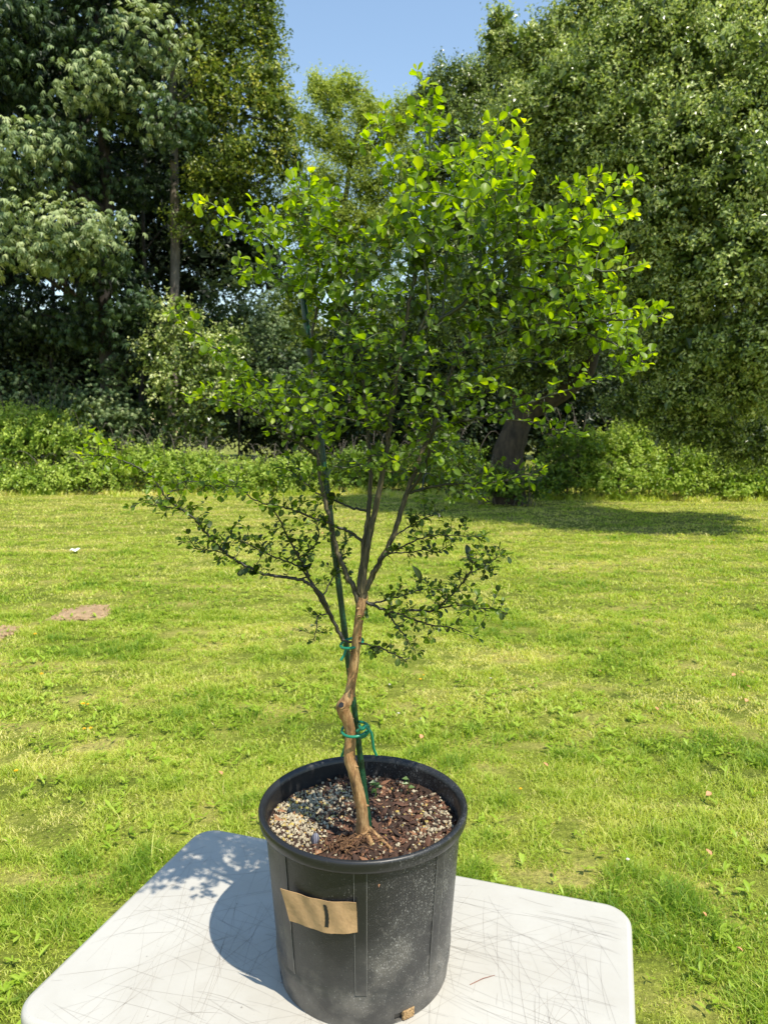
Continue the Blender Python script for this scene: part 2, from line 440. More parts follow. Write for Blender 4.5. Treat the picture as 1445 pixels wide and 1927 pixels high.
# --- left maple: drooping hands of leaves
mt = [(206, 935, 21.5, .26), (203, 800, 21.5, .22), (196, 600, 21.5, .20), (205, 400, 21.5, .17), (190, 200, 21.5, .13), (180, -60, 21.5, .08)]
mbl = [(120, 425, 19.0, 125, 44, 1.4, .52), (60, 478, 19.2, 90, 40, 1.2, .48), (165, 480, 19.6, 70, 32, 1.0, .05), (45, 285, 19.3, 95, 36, 1.3, .45), (130, 262, 19.7, 60, 28, 1., .05),  # last value per blob paints lit sprays brighter and shaded ones darker
       (60, 330, 19.8, 70, 36, 1., .1), (185, 165, 19.7, 85, 34, 1.2, .42), (275, 75, 19.8, 55, 48, 1.1, .45), (215, 130, 20.2, 60, 30, 1.1), (330, 225, 19.8, 55, 40, 1., .08), (245, 215, 20.3, 60, 30, 1., .0),
       (30, 60, 20.2, 80, 70, 1.5), (130, 40, 20.6, 90, 60, 1.5, -.1), (85, 160, 21.2, 110, 70, 1.5, -.15), (210, 330, 22, 110, 60, 1.5, -.2),
       (60, 590, 23.5, 110, 60, 1.2, -.25), (-70, 380, 20, 80, 150, 1.8), (-90, 120, 20, 90, 150, 2), (250, -40, 21, 130, 60, 2, -.1), (60, -60, 21, 140, 70, 2, -.1), (230, 560, 23, 90, 60, 1.0, -.25), (205, 560, 20.4, 80, 40, 1.1, -.15), (150, 620, 20.9, 60, 40, .9, -.2), (250, 650, 21, 50, 50, .9, -.2)]
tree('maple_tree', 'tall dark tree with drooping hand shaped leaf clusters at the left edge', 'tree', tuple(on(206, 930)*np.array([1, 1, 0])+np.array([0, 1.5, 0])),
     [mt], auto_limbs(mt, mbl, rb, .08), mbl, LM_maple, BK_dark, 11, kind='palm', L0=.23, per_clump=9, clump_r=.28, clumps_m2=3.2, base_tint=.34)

# --- slim pale trunk with yellow green small leaves
at_ = [(318, 930, 22.5, .17), (325, 700, 22.5, .15), (330, 450, 22.5, .14), (326, 200, 22.5, .12), (318, -40, 22.5, .10)]
abl = [(400, 80, 22, 75, 70, 1.2), (455, 30, 22, 60, 60, 1.2), (440, 175, 21.6, 80, 55, 1.2, .12), (505, 150, 21.8, 45, 55, 1., .1), (520, 225, 21.6, 55, 50, 1., .18), (470, 290, 21.6, 75, 45, 1.1, .1),
       (540, 300, 22, 40, 50, .9, .1), (400, 340, 22, 60, 45, 1., .08), (375, 420, 22.4, 50, 50, .9), (480, 390, 22.6, 65, 50, 1, -.1), (500, -10, 22, 22, 60, .8, -.1), (370, 230, 22.8, 60, 60, 1, -.15), (340, -50, 22, 120, 50, 1.5), (505, 75, 22, 25, 40, .6)]
tree('alder_tree', 'slim straight grey trunk with yellow green small leaved crown beside the sky gap', 'tree', (*at(318, 930, 22.5)[:2], 0),
     [at_], auto_limbs(at_, abl, rb, .06), abl, LM_yel, BK_grey, 12, L0=.115, per_clump=24, clump_r=.24, clumps_m2=6.5, base_tint=.5)

# --- conifer-dark backing trees behind the left pair
db = [(150, 930, 26, .2), (150, 500, 26, .18), (150, 100, 26, .1)]
dbl = [(60, 200, 26, 150, 130, 2, 0), (210, 60, 26, 160, 120, 2), (330, 180, 27, 110, 130, 1.5), (60, 420, 26.5, 120, 90, 1.6), (300, 420, 27, 70, 70, 1.2), (120, 620, 27, 170, 50, 1.3), (420, 330, 27, 75, 90, 1.2), (340, 520, 27, 110, 90, 1.4), (230, 330, 27, 110, 80, 1.3), (430, 470, 27.5, 60, 60, 1.2), (120, 720, 26, 220, 60, 1.3), (330, 300, 26.5, 90, 80, 1.3), (180, 480, 26.5, 120, 70, 1.4), (480, 500, 28, 70, 40, 1.2), (30, 500, 26, 80, 60, 1.3), (-170, 200, 26, 150, 140, 2), (-180, 480, 26, 150, 110, 1.8), (-160, 760, 25, 150, 90, 1.4)]
tree('cedar_tree', 'dark dense evergreen filling the shade behind the drooping leaf clusters', 'tree', (*at(150, 930, 26)[:2], 0),
     [db], None, dbl, LM_dark, BK_dark, 13, L0=.22, per_clump=20, clump_r=.34, clumps_m2=3.2, base_tint=.35)
# thin dark stems in the shade
for k, (x, y, dx) in enumerate(((92, 24, 8), (128, 25.5, -5), (262, 24.5, 14), (300, 27, -8))):
    rs = np.random.default_rng(60+k)
    tr = empty('bare_tree', (*at(x, 930, y)[:2], 0), ['thin dark stem nearest the left edge, in the shade under the maple', 'second dark stem from the left in the shade under the maple',
        'dark leaning stem in the shade just right of the maple trunk', 'thin dark stem in the shade left of the slim grey trunk'][k], 'tree')
    st = [(x, 905, y, .10), (x+dx*.4, 760, y, .085), (x+dx, 600, y, .07), (x+dx*.6, 380, y, .05), (x+dx*1.3, 200, y, .02)]
    br = [[(x+dx*s_*.8, 850-420*s_, y, .03), (x+dx*s_+sg*45, 800-430*s_, y+.3, .016), (x+dx*s_+sg*85, 785-440*s_, y+.5, .006)] for s_, sg in ((.2, 1), (.35, -1), (.5, 1), (.7, -1), (.9, 1), (1.1, -1))]
    under(tr, woody('trunk', [st], BK_dark, rs), woody('limbs', br, BK_dark, rs, 5))

# --- pale small leaved understory tree at the lawn edge
ub = [(345, 930, 21, .07), (350, 800, 21, .06), (345, 650, 21, .03)]
ubl = [(330, 600, 20.6, 50, 50, .8, .1), (300, 660, 20.6, 45, 45, .7, .12), (365, 660, 20.6, 55, 50, .8, .1), (340, 720, 20.7, 70, 45, .9, 0), (400, 720, 20.9, 50, 55, .8, -.05), (350, 790, 21.2, 80, 45, .8, -.25), (430, 650, 21.5, 40, 45, .7, -.05)]
tree('hazel_tree', 'small pale leaved understory tree at the lawn edge left of the potted tree', 'tree', (*at(345, 930, 21)[:2], 0),
     [ub], auto_limbs(ub, ubl, rb, .03), ubl, LM_wil, BK_grey, 14, L0=.11, per_clump=18, clump_r=.19, clumps_m2=7, base_tint=.62, asp=.6)
# dark understory plants in shade; sapling added to cover the sunlit maple trunk
for k, (x, y, Y, rx, rz) in enumerate(((60, 735, 22.5, 100, 50), (195, 745, 20.8, 48, 60), (235, 800, 21.4, 70, 50), (450, 560, 25, 70, 70), (540, 690, 24, 70, 80), (215, 765, 20.8, 28, 26))):
    lab = ['dark shaded bush with compound leaves under the maple at far left', 'leafy sapling added to cover the sunlit thick maple trunk', 'blue green leafy bush between the brambles and the slim grey trunk', 'dark leafy sapling in front of the sky sparkle left of the stake',
           'dark leafy bush behind the left branches of the potted tree', 'pale topped elder shoot rising above the brambles'][k]
    rs = np.random.default_rng(80+k); c = at(x, 930, Y)
    root = empty('shade_bush', (c[0], Y, 0), lab, 'bush')
    bl = [(x, y, Y, rx, rz, .8, 0), (x-rx*.5, y+rz*.7, Y, rx*.7, rz*.8, .7, -.05), (x+rx*.5, y+rz*.8, Y, rx*.7, rz*.8, .7, .05)]
    under(root, crown_mesh('crown', bl, LM_maple, root, rs, kind='palm', L0=.15 if k != 5 else .12, per_clump=8, clump_r=.20, clumps_m2=6.0, base_tint=.5 if k != 5 else .85),
          woody('stem', [[(x, 925, Y, .04), (x, y+rz, Y, .03), (x, y, Y, .015)]], BK_dark, rs, 6))

# --- trees carrying the wood on past both edges of the photo
for k, (x, Y, lb) in enumerate(((-420, 25, 'dark evergreen continuing the wood beyond the left edge'), (1760, 19, 'dark evergreen continuing the wood beyond the right edge'))):
    tk = [(x, 930, Y, .25), (x, 500, Y, .2), (x, 100, Y, .08)]
    tree('cedar_tree', lb, 'tree', (*at(x, 930, Y)[:2], 0), [tk], None, [(x, 120, Y, 130, 130, 2), (x-60, 380, Y, 160, 140, 2), (x+50, 640, Y, 170, 120, 2), (x-20, 800, Y, 170, 90, 1.6)], LM_dark, BK_dark, 130+k, L0=.22, per_clump=18, clump_r=.34, clumps_m2=2.4, base_tint=.5)

# --- pale feathery tree in the middle, further off
ct = [(655, 900, 32, .22), (650, 650, 32, .2), (640, 450, 32, .15), (660, 300, 32, .09), (690, 170, 32, .03)]
cbl = [(625, 190, 31.5, 28, 48, 1.2, .2), (655, 165, 31.8, 30, 25, 1., .25), (690, 210, 31.5, 40, 38, 1.2, .2), (735, 250, 31.2, 38, 40, 1.2, .15), (620, 265, 31.6, 35, 35, 1.2, .1), (670, 290, 31.6, 50, 35, 1.3, .1), (610, 340, 31, 40, 35, 1.2, 0),
       (700, 350, 31.4, 55, 40, 1.4, 0), (640, 410, 31.4, 60, 45, 1.5, -.1), (740, 420, 31, 60, 55, 1.5, -.15), (590, 470, 31.5, 45, 45, 1.3, -.15), (680, 500, 32, 80, 50, 1.5, -.2), (560, 560, 32, 60, 60, 1.4, -.2), (720, 600, 32, 80, 60, 1.4, -.2), (600, 650, 32, 70, 60, 1.4, -.2), (595, 165, 31.5, 18, 26, .9, .2), (760, 215, 31, 30, 30, 1., .2), (770, 320, 31, 40, 50, 1.2, .1), (580, 240, 31.5, 24, 30, .9, .1), (560, 400, 31.5, 40, 60, 1.2), (690, 430, 31, 60, 50, 1.3, .05)]
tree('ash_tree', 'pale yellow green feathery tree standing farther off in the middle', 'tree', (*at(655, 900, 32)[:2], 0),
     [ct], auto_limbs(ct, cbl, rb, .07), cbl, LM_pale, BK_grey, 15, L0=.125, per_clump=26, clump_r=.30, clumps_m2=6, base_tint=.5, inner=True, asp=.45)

# --- dark round tree behind the right one
et = [(860, 930, 24, .25), (865, 600, 24, .2), (860, 250, 24, .06)]
ebl = [(800, 205, 23.5, 32, 40, 1), (850, 175, 23.5, 60, 55, 1.4), (930, 160, 23.8, 70, 60, 1.5), (880, 270, 23, 80, 70, 1.6), (810, 320, 23, 50, 60, 1.3, -.1), (960, 350, 23, 90, 80, 1.6, -.1), (850, 450, 23, 90, 90, 1.6, -.1), (800, 600, 24, 80, 80, 1.4, -.2), (940, 620, 24, 80, 80, 1.4, -.2)]
tree('holly_tree', 'dense dark olive tree with rounded top just right of the sky gap', 'tree', (*at(860, 930, 24)[:2], 0),
     [et], None, ebl, LM_wil, BK_dark, 16, L0=.095, per_clump=26, clump_r=.19, clumps_m2=12, base_tint=.45)

# --- the big right tree
rt = [(955, 950, 17, .42), (965, 860, 17, .36), (985, 780, 17, .30), (1060, 745, 16.8, .24), (1115, 700, 16.6, .22), (1140, 600, 16.5, .20), (1150, 450, 16.5, .16), (1160, 250, 16.5, .1), (1150, 60, 16.5, .04)]
rt2 = [(985, 790, 17, .26), (975, 650, 17.2, .2), (960, 450, 17.4, .14), (970, 250, 17.4, .08), (945, 60, 17.2, .02)]
rbl = [(940, 70, 16.6, 26, 55, .6, .12), (985, 110, 16.4, 45, 45, .9, .1), (1040, 90, 16.2, 50, 60, 1., .1), (1040, 200, 15.6, 70, 60, 1.3, .05), (975, 250, 15.8, 55, 50, 1.1), (1120, 130, 15.4, 80, 80, 1.5, .08), (1210, 90, 15, 90, 90, 1.6, .08),
       (1310, 150, 14.6, 100, 90, 1.7, .08), (1410, 200, 14.2, 90, 110, 1.7, .05), (1150, 260, 15, 90, 80, 1.6, .03), (1260, 290, 14.4, 100, 90, 1.7, .02), (1370, 350, 13.8, 100, 100, 1.7, .02), (1060, 320, 15.4, 80, 70, 1.4, -.05),
       (1120, 390, 15.2, 90, 70, 1.4, -.05), (1230, 430, 14.6, 90, 80, 1.6, -.03), (1340, 500, 13.8, 100, 90, 1.6), (1440, 480, 13.4, 70, 110, 1.5), (1250, 570, 14.8, 80, 70, 1.4, -.08), (1340, 650, 14.2, 95, 75, 1.5, -.06), (1430, 640, 13.6, 70, 90, 1.5, 0),
       (1220, 670, 15.4, 60, 50, 1.2, -.12), (1410, 740, 14.4, 80, 45, 1.3, -.02), (1290, 745, 15, 70, 35, 1.2, -.1), (1010, 430, 16, 70, 60, 1.2, -.1), (1030, 560, 17.2, 70, 60, 1.2, -.15), (1280, 0, 15.2, 130, 60, 1.8, .05), (1130, 10, 16, 80, 50, 1.3, .08),
       (1440, 60, 15, 90, 80, 1.8), (1300, 800, 15.6, 80, 50, 1., -.15), (1420, 830, 15.6, 90, 55, 1., -.1), (1190, 760, 16.2, 50, 40, .8, -.2), (1530, 300, 14, 100, 250, 2.2), (1530, 620, 13.8, 90, 130, 1.8), (960, 640, 18, 60, 50, 1.1, -.2)]
rbl = [(b_[0], b_[1], b_[2]-2.0)+tuple(b_[3:]) for b_ in rbl]
rbl += [(1070, 630, 15.6, 60, 45, 1., -.2), (900, 560, 16.8, 90, 70, 1.2, -.2), (1000, 700, 16.2, 70, 35, .8, -.3), (1080, 200, 13.2, 110, 80, 1.5), (1220, 330, 12.6, 120, 100, 1.5), (1020, 330, 14.4, 90, 90, 1.4, -.05), (1150, 480, 13.4, 90, 70, 1.3, -.05), (1330, 250, 12.8, 120, 100, 1.6), (1120, 430, 15.3, 120, 90, 1.6, -.1), (1180, 300, 15.2, 110, 90, 1.6), (1250, 470, 15.4, 110, 90, 1.6, -.1), (1060, 280, 15.8, 100, 90, 1.5, -.05), (1000, 430, 16.3, 80, 90, 1.4, -.1), (1340, 380, 15.2, 110, 110, 1.7, -.05), (1130, 540, 15.4, 80, 60, 1.2, -.1), (1240, 160, 14.8, 120, 100, 1.8)]  # negative last values darken low masses as shade under the crown
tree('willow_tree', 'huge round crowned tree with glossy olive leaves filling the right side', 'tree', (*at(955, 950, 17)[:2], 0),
     [rt, rt2], auto_limbs(rt, [b_ for b_ in rbl if b_[1] < 560], rb, .07), rbl, LM_wil, BK_shade, 17, L0=.074, per_clump=30, clump_r=.15, clumps_m2=17, base_tint=.6, asp=.52)
tt_ = [(1395, 930, 25, .25), (1400, 300, 25, .2), (1402, -60, 25, .15)]
tree('fir_tree', 'dark tall tree with bare trunk showing at the top right corner', 'tree', (*at(1395, 930, 25)[:2], 0),
     [tt_], None, [(1360, 20, 25, 50, 60, 1), (1440, -20, 25, 60, 60, 1.2), (1400, -80, 25, 90, 60, 1.4)], LM_dark, BK_grey, 18, L0=.16, per_clump=18, clump_r=.3, clumps_m2=2.4, base_tint=.5)

# --- brambles along the back of the lawn
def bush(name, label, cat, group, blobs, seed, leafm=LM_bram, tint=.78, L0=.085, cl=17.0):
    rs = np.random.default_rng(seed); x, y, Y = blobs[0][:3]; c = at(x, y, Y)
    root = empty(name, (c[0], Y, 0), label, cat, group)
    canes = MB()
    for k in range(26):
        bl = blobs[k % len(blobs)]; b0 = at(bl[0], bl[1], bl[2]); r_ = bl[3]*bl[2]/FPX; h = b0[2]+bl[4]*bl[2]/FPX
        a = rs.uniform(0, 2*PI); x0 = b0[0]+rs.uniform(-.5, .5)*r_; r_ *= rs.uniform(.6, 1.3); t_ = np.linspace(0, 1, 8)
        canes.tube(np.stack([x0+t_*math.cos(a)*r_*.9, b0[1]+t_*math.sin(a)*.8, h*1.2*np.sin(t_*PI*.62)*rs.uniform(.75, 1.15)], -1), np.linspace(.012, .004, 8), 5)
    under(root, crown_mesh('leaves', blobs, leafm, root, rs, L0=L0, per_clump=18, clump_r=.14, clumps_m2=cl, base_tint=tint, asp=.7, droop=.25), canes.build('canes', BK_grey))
G = 'bramble bushes along the back of the lawn'
bush('bramble_bush', 'small bramble added and tinted dark as shade before the big dark trunk', 'bush', G, [(920, 905, 16.6, 40, 28, .5, -.3), (985, 915, 16.4, 45, 22, .5, -.3)], 42, tint=.45)  # added bush, its dark tint stands in for shade at the trunk
bush('bramble_bush', 'highest bramble mound at the left edge with arching leafy tips', 'bush', G, [(50, 825, 20.6, 95, 52, 1.1, .05), (20, 785, 21, 50, 22, .6, .15), (95, 790, 20.8, 50, 22, .6, .1), (165, 775, 21, 34, 12, .4, .1), (140, 820, 20.6, 60, 30, .8), (-40, 840, 20.4, 60, 60, .9)], 31)
bush('bramble_bush', 'low bright bramble skirt on the lawn below the left edge mound', 'bush', G, [(60, 900, 19.9, 100, 30, .7, .1), (150, 895, 19.9, 60, 35, .7, .12)], 32, cl=19)
bush('bramble_bush', 'bright bramble mound below the pale topped elder shoot', 'bush', G, [(215, 880, 20.1, 70, 48, .8, .1), (170, 850, 20.5, 50, 35, .7, .05)], 33)
bush('bramble_bush', 'bramble mound under the small pale leaved tree', 'bush', G, [(340, 885, 20.1, 80, 45, .8, .1), (290, 870, 20.3, 50, 40, .7, .0), (400, 890, 20, 50, 38, .7, .08)], 34)
bush('bramble_bush', 'bramble mound directly left of the stake behind the lower left branches', 'bush', G, [(500, 895, 20.2, 70, 36, .8, .1), (570, 890, 20.3, 60, 42, .8, .02), (440, 905, 20.1, 50, 28, .7, .05)], 35)
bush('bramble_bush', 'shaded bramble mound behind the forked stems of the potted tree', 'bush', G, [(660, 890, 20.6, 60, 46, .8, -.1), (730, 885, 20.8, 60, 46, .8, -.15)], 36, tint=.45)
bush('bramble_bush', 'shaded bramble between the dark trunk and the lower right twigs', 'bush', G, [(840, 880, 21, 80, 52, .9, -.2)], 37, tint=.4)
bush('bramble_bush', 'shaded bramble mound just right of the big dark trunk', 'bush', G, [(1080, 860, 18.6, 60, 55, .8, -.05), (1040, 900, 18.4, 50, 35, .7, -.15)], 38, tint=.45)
bush('bramble_bush', 'sunlit bramble mound between the dark trunk and the right edge', 'bush', G, [(1180, 850, 18.8, 70, 55, .9, .1), (1150, 900, 18.2, 70, 32, .7, -.1), (1215, 800, 19.2, 60, 26, .7, .1)], 39)
bush('bramble_bush', 'bright leafy bramble mound nearest the right edge of the photo', 'bush', G, [(1310, 865, 18.4, 80, 48, .9, .12), (1400, 850, 18.4, 70, 60, .9, .08), (1260, 905, 18.1, 60, 30, .7, 0), (1480, 870, 18.2, 70, 60, .9), (1390, 912, 18, 80, 25, .7), (1470, 915, 18, 60, 25, .7)], 40)
# --- dark undergrowth behind the brambles
UG = [(-40, 24, 'under the maple cut by the left edge'), (95, 24.5, 'between the two leftmost thin stems and the brambles'), (235, 25, 'behind the pale topped elder shoot'), (385, 27, 'behind the small pale leaved tree'), (520, 27, 'left of the stake behind the brambles'), (650, 27, 'right behind the forked stems'), (790, 26, 'left of the big dark trunk'), (900, 24, 'directly behind the big dark trunk'), (1060, 23, 'right of the big dark trunk'), (1220, 22, 'beneath the huge glossy tree'), (1370, 21.5, 'beneath the huge glossy tree at the right edge')]
for k, (x, Y, lb) in enumerate(UG):
    rs = np.random.default_rng(500+k); c = at(x, 900, Y); root = empty('undergrowth_bush', (c[0], Y, 0), 'dark shaded undergrowth bush '+lb, 'bush', 'dark undergrowth bushes at the foot of the trees')
    hi = 640 if k in (0, 1, 2) else 690
    dz = 20*math.sin(k*2.1)
    if k == 3: bl = [(x-30, 700, Y, 90, 60, .9, 0), (x+20, 640, Y, 70, 50, .9, 0)]
    else: bl = [(x, hi+dz, Y, 80, 60, .9, 0), (x-30, 790, Y, 85, 70, .9, -.05), (x+45, 820, Y, 75, 65, .9, .05)]
    under(root, crown_mesh('crown', bl, LM_dark, root, rs, L0=.17, per_clump=18, clump_r=.24, clumps_m2=6, base_tint=.5, asp=.6), woody('stem', [[(x, 915, Y, .05), (x+5, 780, Y, .04), (x, hi, Y, .02)]], BK_dark, rs, 6))
# --- far wood closing the view
fb = []
for k in range(-22, 48):
    x = -150+k*68
    fb.append((x, 705+25*math.sin(k*1.7), 48+4*math.sin(k*2.3), 75, 100+18*math.sin(k*.9), 2.4, .1*math.sin(k)))
rs = np.random.default_rng(44)
o = crown_mesh('far_wood', fb, LM_dark, None, rs, L0=.45, per_clump=18, clump_r=.6, clumps_m2=2.4, base_tint=.75)
tag(o, 'far wood of dark green trees seen through the gaps', 'wood', kind='stuff')
#@TABLE
# ================================================================== FOLDING TABLE
TZ = .74
TU = np.array([.953, -.303, 0.]); TV = np.array([-.303, -.953, 0.]); T0 = np.array([-.4328, 1.6073, 0.])
TW, TD = .968, .585
def tpos(a, b_, z): return T0+TU*a+TV*b_+np.array([0, 0, z])
def rrect(inset, rad, z, n=10):
    pts = []
    for cx_, cy_, a0 in ((TW-rad, rad, -PI/2), (TW-rad, TD-rad, 0), (rad, TD-rad, PI/2), (rad, rad, PI)):
        for k in range(n+1):
            a = a0+PI/2*k/n
            pts.append(tpos(cx_+(rad-inset)*math.cos(a), cy_+(rad-inset)*math.sin(a), z))
    return pts
M_table, t, N, L, b = mat('white_moulded_plastic')
g = geo(N)
n1 = noise(N, L, 5, 5, .6, g); n2 = noise(N, L, 160, 3, .6, g); n3 = noise(N, L, 24, 4, .7, g, .6)
c = ramp(N, L, n1, [(.35, (.42, .395, .345)), (.6, (.47, .45, .405))])
c = mixc(N, L, ramp(N, L, n3, [(.62, 0), (.76, .30)]), c, (.34, .30, .25))
c = mixc(N, L, ramp(N, L, n2, [(.70, 0), (.76, .55)]), c, (.30, .27, .24))
L.new(c, b.inputs['Base Color']); b.inputs['Roughness'].default_value = .42
bump(N, L, noise(N, L, 700, 2, .5, g), .12, .001, b)
M_scr, t, N, L, b = mat('table_scratch'); b.inputs['Base Color'].default_value = (.32, .295, .26, 1); b.inputs['Roughness'].default_value = .8
M_leg, t, N, L, b = mat('grey_painted_steel'); b.inputs['Base Color'].default_value = (.25, .26, .27, 1); b.inputs['Roughness'].default_value = .4; b.inputs['Metallic'].default_value = .3
tb = empty('folding_table', tuple(tpos(TW/2, TD/2, 0)), 'scratched white plastic folding table with rounded corners carrying the pot', 'table')
top = MB()
rings = []
rad = .052
for ins, z in ((.030, TZ-.046), (.006, TZ-.046), (.001, TZ-.043), (0, TZ-.036), (0, TZ-.012), (.0012, TZ-.006), (.0045, TZ-.0018), (.010, TZ)):
    rings.append(rrect(ins, rad, z))
nr = len(rings[0]); V = np.array(rings).reshape(-1, 3)
k = np.arange(nr); fs = np.concatenate([np.stack([r_*nr+k, r_*nr+(k+1) % nr, (r_+1)*nr+(k+1) % nr, (r_+1)*nr+k], -1) for r_ in range(len(rings)-1)])
top.add(V, fs[:, ::-1])
top.add(np.array(rings[-1]), [list(range(nr))[::-1]], smooth=False)
top.add(np.array(rings[0]), [list(range(nr))], smooth=False)
rs = np.random.default_rng(5)
for k in range(560):
    fam = rs.choice(4, p=[.34, .28, .2, .18])
    ang = (rs.normal(.12, .12), rs.normal(1.35, .16), rs.normal(2.35, .25), rs.uniform(0, PI))[fam]
    ln = rs.uniform(.03, .34)*(1 if fam < 3 else .4); wd = rs.uniform(.00012, .00042); cur = rs.normal(0, .25)
    a0, b0 = rs.uniform(.03, TW-.03), rs.uniform(.03, TD-.02)
    t_ = np.linspace(-.5, .5, 9); aa = ang+cur*t_
    xa = a0+np.cumsum(np.cos(aa))*ln/9; xb = b0+np.cumsum(np.sin(aa))*ln/9
    ok = (xa > .015) & (xa < TW-.015) & (xb > .015) & (xb < TD-.015)
    if ok.sum() < 3: continue
    xa, xb, aa = xa[ok], xb[ok], aa[ok]; m_ = len(xa)
    wv = wd*np.sin(np.linspace(.25, PI-.25, m_))
    A = np.array([tpos(x-math.sin(q_)*w_, y+math.cos(q_)*w_, TZ+.0003) for x, y, q_, w_ in zip(xa, xb, aa, wv)])
    B = np.array([tpos(x+math.sin(q_)*w_, y-math.cos(q_)*w_, TZ+.0003) for x, y, q_, w_ in zip(xa, xb, aa, wv)])
    i = np.arange(m_-1); top.add(np.vstack([A, B]), np.stack([i, i+1, m_+i+1, m_+i], -1), .5, 1, False)
for k in range(46):   # specks of soil and grit
    a0, b0 = rs.uniform(.03, TW-.03), rs.uniform(.03, TD-.02); r_ = rs.uniform(.0006, .0018); p = tpos(a0, b0, TZ+.0006)
    o = rs.normal(0, .3, (6, 3))+np.array([(1,0,0),(-1,0,0),(0,1,0),(0,-1,0),(0,0,.6),(0,0,-.6)])
    top.add(p+o*r_, [(0,2,4),(2,1,4),(1,3,4),(3,0,4)], .5, 1, False)
legs = []
for a_ in (.12, TW-.12):
    pts = []
    for bq in (.07, TD-.07):
        m_ = MB(); m_.tube([tpos(a_, bq, TZ-.05), tpos(a_+(.03 if a_ < .5 else -.03), bq, .02), tpos(a_+(.03 if a_ < .5 else -.03), bq, .0)], .0125, 14)
        legs.append(m_.build('leg', M_leg))
    m_ = MB(); m_.tube([tpos(a_+(.02 if a_ < .5 else -.02), .07, .30), tpos(a_+(.02 if a_ < .5 else -.02), TD-.07, .30)], .009, 10); legs.append(m_.build('crossbar', M_leg))
    m_ = MB(); m_.tube([tpos(a_+(.014 if a_ < .5 else -.014), TD/2, .30), tpos(TW/2+(-.06 if a_ < .5 else .06), TD/2, TZ-.05)], .007, 10); legs.append(m_.build('brace', M_leg))
under(tb, top.build('tabletop', [M_table, M_scr]), *legs)
# reddish pine needle lying on the table
m_ = MB(); p0 = on(884, 1853, TZ+.001); p1 = on(931, 1835, TZ+.001)
m_.tube([p0, p0*.5+p1*.5+np.array([.001, .002, .0012]), p1], [.0005, .0006, .0003], 5)
M_need, t, N, L, b = mat('dry_needle'); b.inputs['Base Color'].default_value = (.25, .09, .05, 1)
tag(m_.build('dry_needle', M_need), 'thin reddish dry needle on the white table right of the pot', 'needle')

# ================================================================== THE POT
PC = np.array([-.0357, 1.170]); RIM = TZ+.299; HP = .299
def psurf(deg, h, dr=0.0):
    """point on the pot wall: degrees from the side facing the camera (+ to the right), height h"""
    rr = .1475+(.1700-.1475)*h/HP+dr; a = R(deg)
    return np.array([PC[0]+rr*math.sin(a), PC[1]-rr*math.cos(a), TZ+h])
def pot_mat(name, dusty, pebble):
    m, t, N, L, b = mat(name)
    tc = geo(N)
    spx = N.new('ShaderNodeSeparateXYZ'); L.new(tc, spx.inputs[0])
    side = math_(N, L, 'MULTIPLY', math_(N, L, 'ADD', spx.outputs[0], .04), 1.1)     # more splash marks on the right
    low = math_(N, L, 'MULTIPLY', math_(N, L, 'SUBTRACT', .90, spx.outputs[2]), .75)
    big = noise(N, L, 12, 5, .65, tc)
    base = ramp(N, L, math_(N, L, 'ADD', big, math_(N, L, 'MULTIPLY', low, 2.1)), [(.42, (.014, .014, .015)), (.62, (.040, .039, .037)), (.84, (.13, .12, .105))])
    f1 = noise(N, L, 520, 3, .65, stretch(N, L, tc, (1, 1, .6)), .5)
    thr = math_(N, L, 'ADD', f1, math_(N, L, 'ADD', math_(N, L, 'MULTIPLY', side, .35), math_(N, L, 'MULTIPLY', math_(N, L, 'SUBTRACT', big, .5), .35)))
    fle = ramp(N, L, thr, [(.63, 0), (.71, .45)])
    f2 = noise(N, L, 60, 5, .75, tc, 1.2)
    smear = ramp(N, L, math_(N, L, 'ADD', f2, math_(N, L, 'MULTIPLY', side, .3)), [(.60, 0), (.78, .42*dusty)])
    c = mixc(N, L, smear, base, (.30, .28, .25))
    c = mixc(N, L, math_(N, L, 'MULTIPLY', fle, dusty), c, (.46, .45, .43))
    L.new(c, b.inputs['Base Color'])
    L.new(ramp(N, L, big, [(.3, .30), (.7, .50)]), b.inputs['Roughness'])
    if pebble: bump(N, L, noise(N, L, 520, 2, .6, tc), .45, .0012, b)
    else: bump(N, L, big, .1, .002, b)
    return m
M_pot = pot_mat('black_pebbled_plastic', 1.0, True); M_rim = pot_mat('black_smooth_plastic', .45, False)
pot = empty('plant_pot', (PC[0], PC[1], TZ), 'large scuffed black plastic nursery pot holding the little tree', 'pot')
nS = 192
M_seam, t, N, L, b = mat('dusty_seam'); b.inputs['Base Color'].default_value = (.16, .155, .145, 1); b.inputs['Roughness'].default_value = .6
bm_ = MB()
outer = [(.1475, .001), (.1488, .018)] + [(.1475+.0225*h/HP+.0018, h) for h in (.03, .045, .0555)] + [(.1475+.0225*.058/HP, .058)] + [(.1475+.0225*h/HP, h) for h in np.linspace(.075, .283, 14)]
prof = [(r_, TZ+h) for r_, h in outer]; n_ = len(prof); a = np.arange(nS)*2*PI/nS
V = np.array([[(PC[0]+r_*math.sin(q_), PC[1]-r_*math.cos(q_), z) for q_ in a] for r_, z in prof]).reshape(-1, 3)
fs = []
for i in range(n_-1):
    for j in range(nS):
        dg = j*360/nS
        if i == 0 and (19 < dg < 33 or 282 < dg < 294 or 109 < dg < 123 or 199 < dg < 213): continue   # drain holes
        fs.append((i*nS+j, i*nS+(j+1) % nS, (i+1)*nS+(j+1) % nS, (i+1)*nS+j))
bm_.add(V, fs)
inn = [(.166, .290), (.1655, .26), (.162, .22), (.146, .022), (.143, .006), (.02, .005), (0.0005, .005)]
bm_.lathe([(r_, TZ+h) for r_, h in inn], PC, nS)
bm_.lathe([(.0005, TZ+.0022), (.1455, TZ+.0022), (.1475, TZ+.0012)], PC, nS)
body = bm_.build('body', M_pot)
